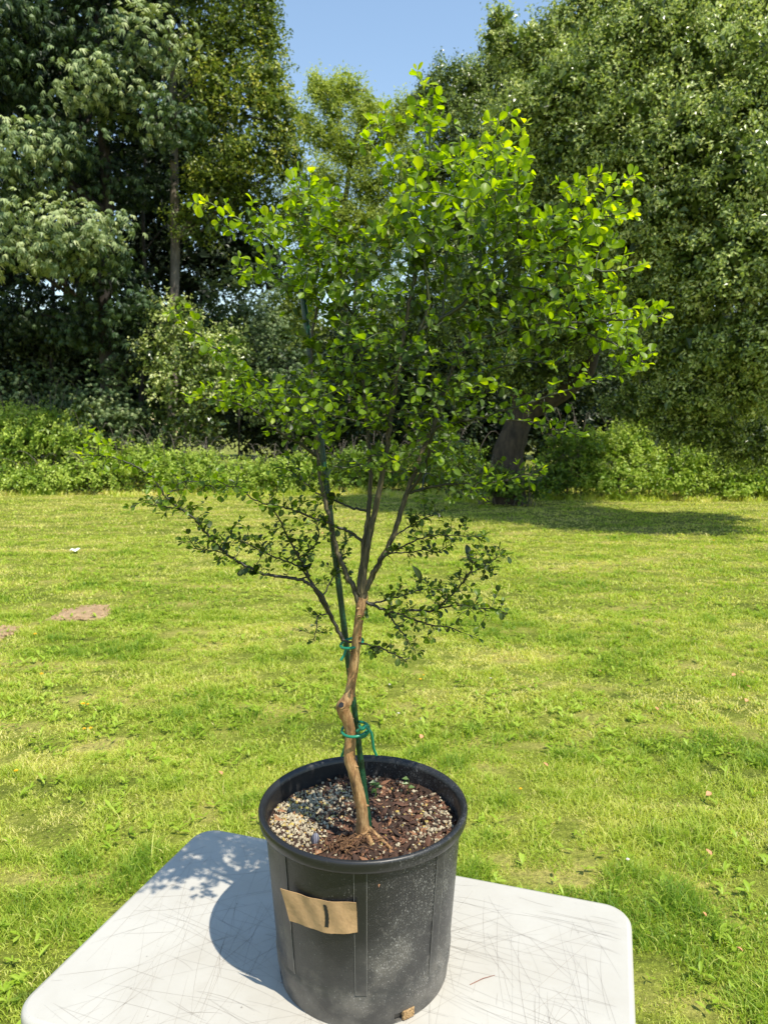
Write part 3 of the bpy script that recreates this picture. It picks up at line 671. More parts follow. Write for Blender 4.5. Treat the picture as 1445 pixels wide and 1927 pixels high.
rm = MB()
rim_prof = [(.1692, .2800), (.1745, .2785), (.1772, .2796), (.1786, .2830), (.1795, .2900), (.1797, .2950), (.1785, .2980), (.1760, .2995), (.1725, .2990), (.1695, .2970), (.1672, .2930), (.1660, .2860)]
rm.lathe([(r_, TZ+h) for r_, h in rim_prof], PC, nS)
rim = rm.build('rim', M_rim)
strips = []
for dg in (0, 48.5, -48.5, 97, -97, 145.5, -145.5):
    m_ = MB(); hw = 3.3; hs = np.linspace(.062 if dg else .062, .279, 12); an = np.linspace(-hw, hw, 7)
    F = np.array([[psurf(dg+x, h, .0013) for x in an] for h in hs]); m, k = F.shape[:2]
    i, j = np.meshgrid(np.arange(m-1), np.arange(k-1), indexing='ij'); q = (i*k+j).reshape(-1)
    m_.add(F.reshape(-1, 3), np.stack([q, q+1, q+k+1, q+k], -1))
    for sg in (0, -1):   # raised mould lines along both edges
        x = an[sg]
        m_.tube([psurf(dg+x, h, .0010) for h in hs], .0005, 5, True, .5, 1)
    strips.append(m_.build('moulded_strip', [M_rim, M_seam]))
under(pot, body, rim, *strips)
# pale coir plug showing in the front drain hole
M_coir, t, N, L, b = mat('tan_coir'); nn = noise(N, L, 300, 4, .7, geo(N)); L.new(ramp(N, L, nn, [(.3, (.20, .11, .04)), (.7, (.52, .35, .17))]), b.inputs['Base Color']); bump(N, L, nn, 1, .003, b); b.inputs['Roughness'].default_value = .9
m_ = MB(); rs = np.random.default_rng(3)
n = 14
U_, V_ = np.meshgrid(np.linspace(26, 34.5, n), np.linspace(.0015, .019, n))
P = np.array([psurf(x+rs.normal(0, .2), y, .0022+.0016*mnoise.noise(Vector((x*1.3, y*300, 1)))-(.004 if e in (0, n-1) or e2 in (0, n-1) else 0)) for e, (xr, yr) in enumerate(zip(U_, V_)) for e2, (x, y) in enumerate(zip(xr, yr))])
i, j = np.meshgrid(np.arange(n-1), np.arange(n-1), indexing='ij'); q = (i*n+j).reshape(-1)
m_.add(P, np.stack([q, q+1, q+n+1, q+n], -1), smooth=False)
under(pot, m_.build('coir_plug', M_coir))

# ---- cardboard label stuck to the pot
M_card, t, N, L, b = mat('brown_cardboard'); g = geo(N)
nn = noise(N, L, 90, 4, .6, stretch(N, L, g, (1, 1, .8))); n5 = noise(N, L, 30, 4, .6, g)
L.new(ramp(N, L, nn, [(.3, (.39, .24, .115)), (.7, (.47, .295, .145))]), b.inputs['Base Color']); b.inputs['Roughness'].default_value = .8
bump(N, L, math_(N, L, 'ADD', nn, n5), .5, .002, b)
lab = empty('cardboard_label', tuple(psurf(-22, .20, .002)), 'torn brown cardboard label marked 1 stuck on the front of the pot', 'label')
def card_pt(u, v, dr=0.0):
    top_ = (-45.0+(-2.0+45.0)*u, .2227+(.2315-.2227)*u+.004*math.sin(PI*u)*-1); bot = (-41.6+(-1.6+41.6)*u, .168+(.176-.168)*u-.003*math.sin(PI*u))
    d_ = top_[0]*(1-v)+bot[0]*v; h = top_[1]*(1-v)+bot[1]*v
    curl = .011*max(0, 1-u*3.2)**2*(1-v*.6)+.004*max(0, (u-.86)/.14)**2*max(0, 1-v*3)
    buck = .0009*math.sin(u*9+v*2)+.0006*math.sin(u*21-v*4)
    return psurf(d_, h, .0042+curl+buck+dr)
m_ = MB(); nu, nv = 44, 16
rs = np.random.default_rng(8)
edge = np.zeros(nu)+.004*np.sin(np.arange(nu)*.9)
F = np.array([[card_pt(u, v*(1-abs(edge[ii])*1.0)) for v in np.linspace(0, 1, nv)] for ii, u in enumerate(np.linspace(0, 1, nu))])
Bk = np.array([[card_pt(u, v*(1-abs(edge[ii])*1.0), -.0009) for v in np.linspace(0, 1, nv)] for ii, u in enumerate(np.linspace(0, 1, nu))])
i, j = np.meshgrid(np.arange(nu-1), np.arange(nv-1), indexing='ij'); q = (i*nv+j).reshape(-1)
quad = np.stack([q, q+nv, q+nv+1, q+1], -1)
m_.add(F.reshape(-1, 3), quad[:, ::-1]); m_.add(Bk.reshape(-1, 3), quad)
bd = [(i_, 0) for i_ in range(nu)]+[(nu-1, j_) for j_ in range(1, nv)]+[(i_, nv-1) for i_ in range(nu-2, -1, -1)]+[(0, j_) for j_ in range(nv-2, 0, -1)]
ev = np.array([F[a_] for a_ in bd]+[Bk[a_] for a_ in bd]); kk = len(bd); i = np.arange(kk)
m_.add(ev, np.stack([i, (i+1) % kk, kk+(i+1) % kk, kk+i], -1), smooth=False)
card = m_.build('card', M_card)
M_ink, t, N, L, b = mat('black_marker_ink'); b.inputs['Base Color'].default_value = (.010, .010, .010, 1); b.inputs['Roughness'].default_value = .6
m_ = MB(); st = []
for v in np.linspace(.12, .80, 14):
    uc = .600+.016*math.sin((v-.12)/.68*PI)-.012*(v-.12)
    w_ = .026*(1-.25*(v < .15)) + .003*math.sin(v*50)
    st.append([card_pt(uc-w_, v, .0005), card_pt(uc+w_, v+.01, .0005)])
st = np.array(st); i = np.arange(13)
m_.add(st.reshape(-1, 3), np.stack([2*i, 2*i+2, 2*i+3, 2*i+1], -1))
under(lab, card, m_.build('number_mark', M_ink))

# ================================================================== SOIL
SZ = RIM-.040
def soil_z(x, y):
    dx, dy = x-PC[0], y-PC[1]; tr = math.hypot(x+.029, y-1.09)
    lf = math.exp(-(((dx+.115)/.05)**2+((dy+.02)/.06)**2))
    return SZ+.004*mnoise.noise(Vector((x*28, y*28, 1)))+.003*mnoise.noise(Vector((x*90, y*90, 2)))+.012*math.exp(-(tr/.030)**2)+.006*lf-.006*math.exp(-((dx+.02)/.06)**2-((dy-.01)/.05)**2)
M_soil, t, N, L, b = mat('dark_potting_soil'); g = geo(N); nn = noise(N, L, 140, 5, .7, g); n4 = noise(N, L, 22, 3, .6, g)
c = ramp(N, L, nn, [(.32, (.012, .007, .004)), (.6, (.055, .026, .014)), (.78, (.13, .065, .035))])
L.new(mixc(N, L, ramp(N, L, n4, [(.4, 0), (.65, .6)]), c, (.085, .040, .022)), b.inputs['Base Color']); b.inputs['Roughness'].default_value = .9
bump(N, L, nn, 1, .006, b)
m_ = MB(); nr_, na = 46, 120
V = [(PC[0], PC[1], soil_z(*PC))]
for r_ in np.linspace(.004, .1655, nr_):
    for q_ in np.arange(na)*2*PI/na:
        x, y = PC[0]+r_*math.cos(q_), PC[1]+r_*math.sin(q_); V.append((x, y, soil_z(x, y)))
m_.add(V, [(0, 1+k, 1+(k+1) % na) for k in range(na)])
m_.f.append(np.array([(1+i*na+j, 1+i*na+(j+1) % na, 1+(i+1)*na+(j+1) % na, 1+(i+1)*na+j) for i in range(nr_-1) for j in range(na)])); m_.m.append(np.zeros((nr_-1)*na, int)); m_.sm.append(np.full((nr_-1)*na, True))
tag(m_.build('potting_soil', M_soil), 'dark brown potting soil filling the black pot', 'soil', kind='stuff')
OCT = np.array([(1,0,0),(-1,0,0),(0,1,0),(0,-1,0),(0,0,1),(0,0,-1)], float)
OCTF = np.array([(0,2,4),(2,1,4),(1,3,4),(3,0,4),(2,0,5),(1,2,5),(3,1,5),(0,3,5)])
a12 = (1+5**.5)/2
ICO = np.array([(-1,a12,0),(1,a12,0),(-1,-a12,0),(1,-a12,0),(0,-1,a12),(0,1,a12),(0,-1,-a12),(0,1,-a12),(a12,0,-1),(a12,0,1),(-a12,0,-1),(-a12,0,1)])/1.9
ICOF = np.array([(0,11,5),(0,5,1),(0,1,7),(0,7,10),(0,10,11),(1,5,9),(5,11,4),(11,10,2),(10,7,6),(7,1,8),(3,9,4),(3,4,2),(3,2,6),(3,6,8),(3,8,9),(4,9,5),(2,4,11),(6,2,10),(8,6,7),(9,8,1)])
rs = np.random.default_rng(77)
pm = MB(); cnt = 0
def in_pot(x, y, lim=.162): return math.hypot(x-PC[0], y-PC[1]) < lim
while cnt < 2300:
    u = rs.uniform()
    if u < .42:   # heap of pumice against the left wall
        q_ = on(rs.normal(560, 33), rs.normal(1549, 26), SZ); s0 = rs.uniform(.0008, .0032)
    elif u < .66: q_ = on(rs.normal(620, 42), rs.normal(1505, 16), SZ); s0 = rs.uniform(.0012, .0032)
    elif u < .78: q_ = on(rs.normal(820, 26), rs.normal(1550, 28), SZ); s0 = rs.uniform(.0012, .0034)
    else:
        r_ = .16*math.sqrt(rs.uniform()); q_ = rs.uniform(0, 2*PI); q_ = np.array([PC[0]+r_*math.cos(q_), PC[1]+r_*math.sin(q_), 0]); s0 = rs.uniform(.0009, .0028)
    x, y = q_[0], q_[1]; cnt += 1
    if not in_pot(x, y): continue
    s_ = s0*rs.uniform(.6, 1.35, 3)
    z = soil_z(x, y)+s0*rs.uniform(.2, 1.1)
    pm.add(ICO*(1+rs.normal(0, .2, (12, 1)))*s_+np.array([x, y, z]), ICOF, rs.uniform(0, 1), 0, False)
M_pum, t, N, L, b = mat('pumice'); L.new(ramp(N, L, attr(N), [(0, (.24, .19, .12)), (.45, (.46, .40, .28)), (.80, (.38, .32, .21)), (.9, (.50, .40, .10)), (1, (.36, .20, .07))]), b.inputs['Base Color']); b.inputs['Roughness'].default_value = .85
tag(pm.build('pumice_gravel', M_pum), 'cream pumice grains heaped at the left and strewn over the soil', 'gravel', kind='stuff')
bk = MB()
for k in range(2300):
    r_ = .16*math.sqrt(rs.uniform()); q_ = rs.uniform(0, 2*PI); x, y = PC[0]+r_*math.cos(q_), PC[1]+r_*math.sin(q_)
    if x < -.115 and rs.uniform() < .85: continue
    l_ = rs.uniform(.0015, .0075)*(1 if rs.uniform() < .8 else 1.8); s_ = np.array([l_, l_*rs.uniform(.2, .6), l_*rs.uniform(.12, .35)])
    a_ = rs.uniform(0, PI); tl = rs.normal(0, .5)
    M3 = np.array(Matrix.Rotation(a_, 3, 'Z') @ Matrix.Rotation(tl, 3, 'Y'))
    bk.add((OCT*(1+rs.normal(0, .2, (6, 1)))*s_)@M3.T+np.array([x, y, soil_z(x, y)+s_[2]*.8+abs(math.sin(tl))*l_*.4]), OCTF, rs.uniform(0, 1), 0, False)
M_chip, t, N, L, b = mat('bark_chips'); L.new(ramp(N, L, attr(N), [(0, (.018, .009, .005)), (.5, (.075, .033, .018)), (.85, (.15, .065, .032)), (1, (.30, .15, .07))]), b.inputs['Base Color']); b.inputs['Roughness'].default_value = .8
tag(bk.build('bark_chips', M_chip), 'brown bark chips mixed over the soil in the pot', 'bark chips', kind='stuff')
# grey striped flake
m_ = MB(); p = on(591, 1580, SZ+.012)
prf = [(0, .002), (.25, .006), (.55, .0075), (.8, .0055), (1, .001)]
vs = []
for u_, w_ in prf:
    c_ = p+np.array([.003*u_, .002, .022*(u_-.5)]); vs += [c_+np.array([-w_, 0, 0]), c_+np.array([0, -.0018, 0]), c_+np.array([w_, 0, 0]), c_+np.array([0, .0018, 0])]
m_.add(vs, [(4*i+j, 4*i+(j+1) % 4, 4*i+4+(j+1) % 4, 4*i+4+j) for i in range(4) for j in range(4)])
M_fl, t, N, L, b = mat('grey_flake'); wv = N.new('ShaderNodeTexWave'); wv.inputs['Scale'].default_value = 90; L.new(geo(N), wv.inputs[0]); L.new(ramp(N, L, wv.outputs['Fac'], [(.3, (.12, .12, .15)), (.7, (.32, .32, .38))]), b.inputs['Base Color'])
tag(m_.build('shell_flake', M_fl), 'upright grey striped flake on the soil at the front left of the pot', 'shell flake')
# tiny weed seedlings
M_seed = leaf_mat('seedling_leaf', [(0, (.05, .12, .02)), (1, (.14, .22, .05))], .3)
for k, (x, y, nl, h_, lb) in enumerate(((706, 1503, 6, .030, 'small green seedling behind the stake inside the pot'), (767, 1493, 3, .030, 'lone tiny seedling near the back right wall inside the pot'))):
    rs = np.random.default_rng(200+k); c_ = on(x, y, SZ); c_[2] = soil_z(c_[0], c_[1])
    root = empty('seedling', tuple(c_), lb, 'seedling'); m_ = MB(); tp = c_+np.array([.002, 0, h_]); m_.tube([c_, (c_+tp)/2+np.array([.001, 0, 0]), tp], [.0009, .0008, .0005], 6)
    lf = MB(); an = rs.uniform(0, 2*PI, nl); P = c_+np.outer(np.linspace(.45, 1, nl), (tp-c_))
    leaves(lf, P, np.stack([np.cos(an), np.sin(an), .2*np.ones(nl)], -1), np.tile([0, -.3, 1.], (nl, 1)), .013, .010, rs.uniform(0, 1, nl))
    under(root, m_.build('stem', M_seed), lf.build('leaves', M_seed))

# ================================================================== STAKE AND TIES
M_stk, t, N, L, b = mat('green_coated_steel'); nn = noise(N, L, 50, 4, .6, geo(N))
L.new(ramp(N, L, nn, [(.35, (.004, .030, .014)), (.7, (.010, .062, .030))]), b.inputs['Base Color']); b.inputs['Roughness'].default_value = .28
bump(N, L, noise(N, L, 120, 2, .5, stretch(N, L, geo(N), (1, 1, 3))), .25, .002, b)
SB = on(697, 1575, SZ); SB[2] -= .03; STp = at(568, 540, 1.20)
SBv = at(697, 1575, SB[1])
m_ = MB(); t_ = np.linspace(0, 1, 60)
S0 = at(697, 1578, 1.132); S0b = S0+(S0-STp)*.03
rr = .0052+.0004*(np.arange(60) % 4 == 0)
m_.tube(S0b+(STp-S0b)*t_[:, None], rr, 14)
tag(m_.build('plant_stake', M_stk), 'tall dark green coated stake leaning beside the stem', 'stake')
M_tie, t, N, L, b = mat('green_rubber_tie'); b.inputs['Base Color'].default_value = (.012, .20, .115, 1); b.inputs['Roughness'].default_value = .35
def smooth_path(P, k=6):
    P = np.array(P, float); n = len(P); out = []
    for i in range(n-1):
        p0, p1, p2, p3 = P[max(i-1, 0)], P[i], P[i+1], P[min(i+2, n-1)]
        for t in np.arange(k)/k:
            out.append(.5*((2*p1)+(-p0+p2)*t+(2*p0-5*p1+4*p2-p3)*t*t+(-p0+3*p1-3*p2+p3)*t**3))
    out.append(P[-1]); return np.array(out)
TY = 1.105     # depth of the stem
def loop(px, py, Yc, rx, ry, tilt, n=20):
    c_ = at(px, py, Yc); a = np.linspace(0, 2*PI, n)
    return np.stack([c_[0]+rx*np.cos(a), c_[1]+ry*np.sin(a), c_[2]+tilt*np.cos(a)], -1)
m_ = MB(); m_.tube(loop(662, 1210, 1.128, .0180, .028, .0035, 28), .0024, 8, False)
m_.tube(smooth_path([at(651, 1219, 1.125), at(648, 1232, 1.12), at(641, 1243, 1.118)]), .0022, 8)
tag(m_.build('plant_tie', M_tie), 'green tie ringing stem and stake just below the fork', 'tie')
m_ = MB(); m_.tube(loop(668, 1372, 1.118, .0215, .030, .002, 28), .0024, 8, False)
m_.tube(smooth_path([at(672, 1376, 1.095), at(684, 1368, 1.09), at(692, 1365, 1.092), at(694, 1374, 1.098), at(688, 1384, 1.10), at(680, 1388, 1.105)]), .0024, 8)
m_.tube(smooth_path([at(676, 1364, 1.11), at(680, 1372, 1.088), at(688, 1368, 1.085), at(690, 1362, 1.09)]), .0026, 8)
m_.tube(smooth_path([at(690, 1368, 1.088), at(698, 1378, 1.086), at(701, 1392, 1.09), at(703, 1408, 1.095), at(708, 1421, 1.10)]), .0023, 8)
m_.tube(smooth_path([at(652, 1398, 1.11), at(647, 1412, 1.115), at(643, 1423, 1.12)]), .0023, 8)
tag(m_.build('plant_tie', M_tie), 'green tie knotted round stem and stake with a hanging loose end', 'tie')
#@HERO
# ================================================================== THE POTTED TREE
M_bark, t, N, L, b = mat('tan_ridged_bark'); g = geo(N)
nn = noise(N, L, 130, 5, .65, stretch(N, L, g, (1, 1, .22))); n4 = noise(N, L, 22, 3, .6, g)
c = ramp(N, L, nn, [(.32, (.05, .026, .012)), (.48, (.25, .14, .055)), (.70, (.56, .38, .18))])
L.new(mixc(N, L, ramp(N, L, n4, [(.4, 0), (.65, .55)]), c, (.33, .16, .055)), b.inputs['Base Color']); b.inputs['Roughness'].default_value = .75
bump(N, L, nn, 1.0, .004, b)
M_limb, t, N, L, b = mat('olive_striped_bark'); g = geo(N)
nn = noise(N, L, 260, 4, .65, stretch(N, L, g, (1, 1, .12)))
L.new(ramp(N, L, nn, [(.35, (.018, .016, .009)), (.55, (.060, .050, .024)), (.74, (.22, .17, .085))]), b.inputs['Base Color']); b.inputs['Roughness'].default_value = .65
bump(N, L, nn, .5, .0015, b)
M_twig, t, N, L, b = mat('green_twig_bark')
L.new(ramp(N, L, attr(N), [(0, (.018, .015, .009)), (.6, (.028, .032, .011)), (1, (.09, .14, .03))]), b.inputs['Base Color']); b.inputs['Roughness'].default_value = .5

hero = empty('potted_tree', tuple(at(690, 1590, 1.10)), 'small thorny tree with round bright green leaves growing in the black pot', 'tree')
hrs = np.random.default_rng(1234)
tr_px = [(690, 1606, 9), (687, 1590, 12.5), (683, 1566, 12.5), (682, 1545, 10.5), (680, 1517, 10), (673, 1485, 9.6), (665, 1452, 9.4), (658, 1428, 9.8), (659, 1400, 9.6), (659, 1380, 9.4), (655, 1358, 9.6), (648, 1341, 11), (645, 1330, 12), (652, 1319, 10), (658, 1303, 8.2), (662, 1280, 8), (665, 1262, 8.2), (668, 1233, 7.9), (671, 1205, 7.8), (673, 1185, 7.6), (676, 1162, 7.6), (679, 1141, 8.4), (682, 1126, 9.5), (684, 1118, 8)]
P = np.array([at(x, y, 1.108+.004*math.sin(i*.9)) for i, (x, y, r_) in enumerate(tr_px)]); rr = np.array([r_ for *_, r_ in tr_px])/1050
Pq = smooth_path(P, 5); rq = np.interp(np.linspace(0, 1, len(Pq)), np.linspace(0, 1, len(rr)), rr)
m_ = MB(); m_.tube(Pq, rq, 24, wob=.035)
for i in range(20, len(Pq)-8, 6):     # bud scars
    a_ = hrs.uniform(0, 2*PI); d_ = np.array([math.cos(a_), math.sin(a_), .15]); p_ = Pq[i]+d_*rq[i]*.9
    m_.tube([p_, p_+d_*.0025, p_+d_*.0045], [.0026, .0018, .0005], 7)
k_ = at(644, 1327, 1.100)
m_.tube([k_, k_+np.array([-.001, -.008, .0035])], [.0085, .0058], 14)
trunk_o = m_.build('trunk', M_bark)
M_scar, t, N, L, b = mat('dark_cut_wood'); b.inputs['Base Color'].default_value = (.012, .009, .008, 1); b.inputs['Roughness'].default_value = .35
m_ = MB(); m_.tube([k_+np.array([-.001, -.0078, .0034]), k_+np.array([-.001, -.0092, .0040])], [.0046, .0040], 10, wob=.12)
scar = m_.build('pruning_scar', M_scar)
roots = []
for pts, r0 in ((((686, 1556), (700, 1566), (716, 1582), (735, 1600)), .0056), (((684, 1562), (688, 1578), (694, 1590), (700, 1602)), .0080), (((690, 1560), (706, 1572), (722, 1588), (728, 1596)), .0042), (((682, 1565), (672, 1576), (660, 1584), (640, 1590)), .0050), (((680, 1572), (668, 1588), (655, 1597), (648, 1606)), .0045)):
    W = []
    for q_, (x, y) in enumerate(pts):
        g_ = on(x, y, SZ+.010-.003*q_); W.append(g_)
    for g_, q_ in zip(W[1:], np.linspace(1, .2, len(W)-1)): g_[2] = soil_z(g_[0], g_[1])+r0*(.1+.75*q_)
    W[0] = at(pts[0][0], pts[0][1], 1.104)
    m_ = MB(); Wq = smooth_path(W, 5); m_.tube(Wq, np.linspace(r0, r0*.45, len(Wq)), 10, wob=.08); roots.append(m_.build('root', M_bark))
# fibrous root mat
m_ = MB()
for k in range(75):
    c_ = on(hrs.normal(655, 22), hrs.normal(1597, 7), SZ); 
    if not in_pot(c_[0], c_[1], .155): continue
    c_[2] = soil_z(c_[0], c_[1])+.002; a_ = hrs.uniform(0, 2*PI); l_ = hrs.uniform(.006, .02)
    d_ = np.array([math.cos(a_), math.sin(a_)*.6, 0])*l_
    m_.tube([c_-d_, c_+np.array([0, 0, hrs.uniform(.004, .012)]), c_+d_], [.0006, hrs.uniform(.0006, .0014), .0004], 5)
M_rm, t, N, L, b = mat('fibrous_root'); nn = noise(N, L, 300, 4, .6, geo(N)); L.new(ramp(N, L, nn, [(.35, (.05, .022, .010)), (.7, (.20, .105, .045))]), b.inputs['Base Color']); b.inputs['Roughness'].default_value = .9
roots.append(m_.build('root_mat', M_rm))

# ---- traced limbs: pixel path, start / end radius (mm), depth at the tip, leafy from this fraction on (2 = bare)
LIMBS = [
 # the forked stems
 ('A', [(676, 1140), (663, 1100), (651, 1080), (632, 1030), (623, 987), (607, 924), (598, 860), (594, 800), (590, 740), (586, 680), (590, 620), (600, 560)], 4.6, 2.0, 1.16, .62),
 ('B', [(681, 1126), (688, 1049), (700, 987), (719, 893), (729, 837), (738, 770), (748, 700), (760, 630), (772, 560), (790, 500), (800, 470)], 5.6, 2.0, 1.10, .45),
 ('C', [(684, 1124), (695, 1095), (713, 1061), (738, 1012), (763, 937), (794, 850), (813, 806), (828, 760), (845, 710), (870, 655), (900, 610)], 5.4, 2.2, 1.13, .55),
 ('D', [(680, 1122), (676, 1099), (688, 1005), (696, 925), (695, 862), (690, 800), (685, 730), (676, 650), (668, 570), (672, 500)], 4.6, 1.8, 1.20, .5),
 # upper crown
 ('e', [(748, 700), (786, 629), (858, 582), (923, 528), (984, 474), (1023, 445), (1081, 420), (1120, 395), (1150, 365), (1170, 352)], 3.6, 1.0, 1.06, .3),
 ('e', [(800, 640), (806, 575), (800, 510), (799, 438), (804, 360), (807, 294), (809, 240), (801, 190), (797, 168)], 2.8, .9, 1.02, .1),
 ('e', [(830, 600), (838, 510), (842, 450), (850, 390), (855, 330), (868, 285)], 2.0, .8, 1.10, .1),
 ('e', [(928, 525), (932, 474), (932, 420), (933, 366), (930, 310), (926, 285), (933, 250)], 2.2, .8, 1.06, .05),
 ('e', [(960, 495), (972, 440), (973, 400), (973, 351), (980, 300), (985, 262)], 1.9, .8, .99, .05),
 ('e', [(900, 545), (905, 480), (895, 420), (880, 360), (885, 310), (900, 285)], 1.9, .8, 1.17, .05),
 ('e', [(1023, 445), (1060, 400), (1085, 365), (1110, 330)], 1.6, .7, 1.02, 0),
 ('e', [(1081, 420), (1130, 410), (1170, 400), (1190, 405)], 1.5, .7, 1.10, 0),
 ('e', [(984, 474), (1040, 490), (1100, 505), (1160, 510), (1198, 500)], 1.9, .7, 1.00, 0),
 ('e', [(923, 528), (980, 540), (1050, 550), (1110, 560), (1150, 545)], 1.9, .7, 1.18, 0),
 ('e', [(870, 655), (930, 630), (1000, 612), (1074, 607), (1140, 604), (1200, 600), (1248, 596)], 2.8, .8, 1.03, .15),
 ('e', [(1040, 608), (1100, 625), (1150, 645), (1190, 670), (1216, 686)], 1.7, .7, 1.00, 0),
 ('e', [(1100, 606), (1150, 590), (1190, 580), (1222, 582)], 1.4, .6, 1.08, 0),
 # top left of the crown
 ('e', [(772, 560), (783, 480), (783, 420), (759, 364), (735, 299), (722, 260), (713, 236)], 2.2, .8, 1.12, .1),
 ('e', [(740, 330), (715, 290), (692, 262)], 1.1, .6, 1.08, 0),
 ('e', [(672, 500), (690, 460), (705, 430)], 1.5, .7, 1.22, 0),
 ('e', [(668, 600), (655, 580), (624, 537), (590, 505), (558, 487), (517, 455), (480, 430), (448, 412), (415, 392), (386, 378)], 2.6, .8, 1.08, .1),
 ('e', [(655, 660), (640, 590), (620, 530), (598, 480), (580, 440), (572, 400), (580, 360), (584, 328)], 2.4, .8, 1.14, .1),
 ('e', [(640, 610), (610, 575), (580, 548), (551, 537), (510, 522), (470, 514), (451, 511)], 1.8, .7, 1.18, .05),
 ('e', [(700, 560), (690, 500), (665, 470), (640, 445), (625, 432)], 1.7, .7, 1.08, 0),
 ('e', [(598, 480), (600, 440), (615, 400), (620, 370), (612, 350)], 1.4, .7, 1.20, 0),
 ('e', [(517, 455), (510, 420), (520, 395)], 1.2, .6, 1.10, 0),
 # middle right
 ('e', [(763, 937), (800, 880), (817, 810), (860, 795), (912, 785), (950, 772), (992, 760), (1040, 742), (1092, 725), (1120, 712), (1142, 708)], 2.8, .8, 1.02, .3),
 ('e', [(912, 785), (950, 790), (1002, 795), (1050, 810), (1092, 820)], 1.4, .6, 1.08, .05),
 ('e', [(770, 930), (822, 915), (870, 910), (910, 908), (947, 905), (985, 895), (1020, 884)], 2.0, .7, 1.04, .1),
 ('e', [(845, 710), (900, 700), (950, 690), (1000, 680), (1040, 690)], 1.8, .7, 1.16, .1),
 ('e', [(828, 760), (870, 750), (900, 745), (940, 730)], 1.5, .7, 1.05, .1),
 ('e', [(822, 915), (870, 930), (910, 935)], 1.2, .6, 1.14, .1),
 # middle left
 ('e', [(597, 858), (565, 835), (529, 815), (490, 782), (465, 765), (435, 757), (400, 752), (362, 748)], 2.4, .8, 1.06, .15),
 ('e', [(560, 830), (530, 770), (500, 730), (470, 705), (450, 690), (420, 665), (400, 650), (370, 625), (343, 606)], 2.0, .7, 1.14, .15),
 ('e', [(594, 800), (570, 770), (540, 750), (500, 740), (470, 745)], 1.5, .7, 1.22, .1),
 ('e', [(700, 860), (715, 850), (730, 860), (748, 868)], 1.2, .6, 1.00, .2),
 ('e', [(729, 837), (700, 800), (690, 790), (735, 780), (690, 800)], 1.2, .6, 1.02, .2),
 ('e', [(590, 740), (610, 700), (640, 680), (670, 690)], 1.5, .7, 1.05, .1),
 # lower left, thorny and open
 ('f', [(646, 1205), (638, 1190), (626, 1167), (607, 1135), (588, 1099), (575, 1070), (563, 1049), (545, 1018), (530, 985), (515, 960)], 3.2, 1.0, 1.10, .55),
 ('f', [(626, 1167), (607, 1124), (590, 1105), (570, 1092), (540, 1087), (514, 1083), (490, 1078), (470, 1068), (440, 1052), (414, 1030), (390, 1005), (370, 981), (345, 960), (314, 937), (300, 915), (283, 893), (250, 875), (221, 862), (185, 858), (150, 856)], 3.0, .7, 1.06, .30),
 ('f', [(430, 1040), (400, 1036), (372, 1034)], 1.2, .6, 1.08, .1),
 ('f', [(345, 960), (320, 955), (300, 952), (282, 948)], 1.1, .6, 1.02, .1),
 ('f', [(314, 937), (330, 915), (355, 905), (400, 915)], 1.0, .6, 1.10, .1),
 ('f', [(685, 1020), (665, 1005), (638, 993), (620, 985), (601, 980), (570, 966), (538, 956), (515, 950), (495, 946), (450, 925), (408, 903)], 2.4, .7, 1.02, .35),
 ('f', [(690, 968), (660, 955), (632, 943), (600, 930), (570, 905), (545, 885), (520, 880)], 2.0, .7, 1.18, .35),
 ('f', [(588, 1099), (560, 1065), (520, 1050), (480, 1030), (440, 1010), (430, 1000)], 1.6, .7, 1.16, .1),
 ('f', [(563, 1049), (590, 1030), (600, 1000), (590, 975)], 1.2, .6, 1.06, .2),
 ('f', [(626, 1150), (600, 1160), (596, 1180), (590, 1205)], 1.2, .7, 1.08, .3),
 ('f', [(607, 1124), (630, 1080), (645, 1045), (650, 1015)], 1.3, .6, 1.20, .3),
 # lower right
 ('f', [(682, 1130), (694, 1136), (725, 1148), (750, 1155), (785, 1168), (813, 1177), (845, 1180), (869, 1190)], 2.6, .7, 1.04, .3),
 ('f', [(750, 1155), (780, 1148), (813, 1149), (845, 1125), (869, 1099), (885, 1078), (907, 1068), (925, 1055), (943, 1045)], 2.0, .6, 1.08, .15),
 ('f', [(813, 1149), (850, 1140), (890, 1145), (928, 1145)], 1.4, .6, 1.00, .1),
 ('f', [(687, 1145), (730, 1128), (765, 1118), (800, 1108), (840, 1112)], 1.6, .6, 1.16, .25),
 ('f', [(725, 1150), (738, 1167), (752, 1185), (763, 1199), (770, 1215)], 1.6, .7, 1.05, .35),
 ('f', [(672, 1207), (688, 1212), (710, 1218), (735, 1228), (753, 1238), (765, 1245)], 1.8, .7, 1.03, .35),
 ('f', [(700, 1068), (720, 1050), (745, 1035), (775, 1020), (812, 1008), (850, 1008), (907, 1010)], 1.9, .6, 1.06, .3),
 ('f', [(722, 1040), (770, 1040), (800, 1035), (820, 1040)], 1.2, .6, 1.12, .3),
 ('f', [(738, 1010), (770, 990), (800, 975), (815, 970)], 1.3, .6, 1.16, .35),
 ('f', [(869, 1099), (885, 1075), (888, 1060), (886, 1045)], .9, .5, 1.05, .6),
]
nodes = []; nrad = []; nleaf = []; nord = []; npx = []      # every node of the skeleton
def project(p):
    d = p[1]*cp-(p[2]-CAM_H)*sp; u = p[1]*sp+(p[2]-CAM_H)*cp
    return CX+FPX*p[0]/d, CY-FPX*u/d
limb_paths = []
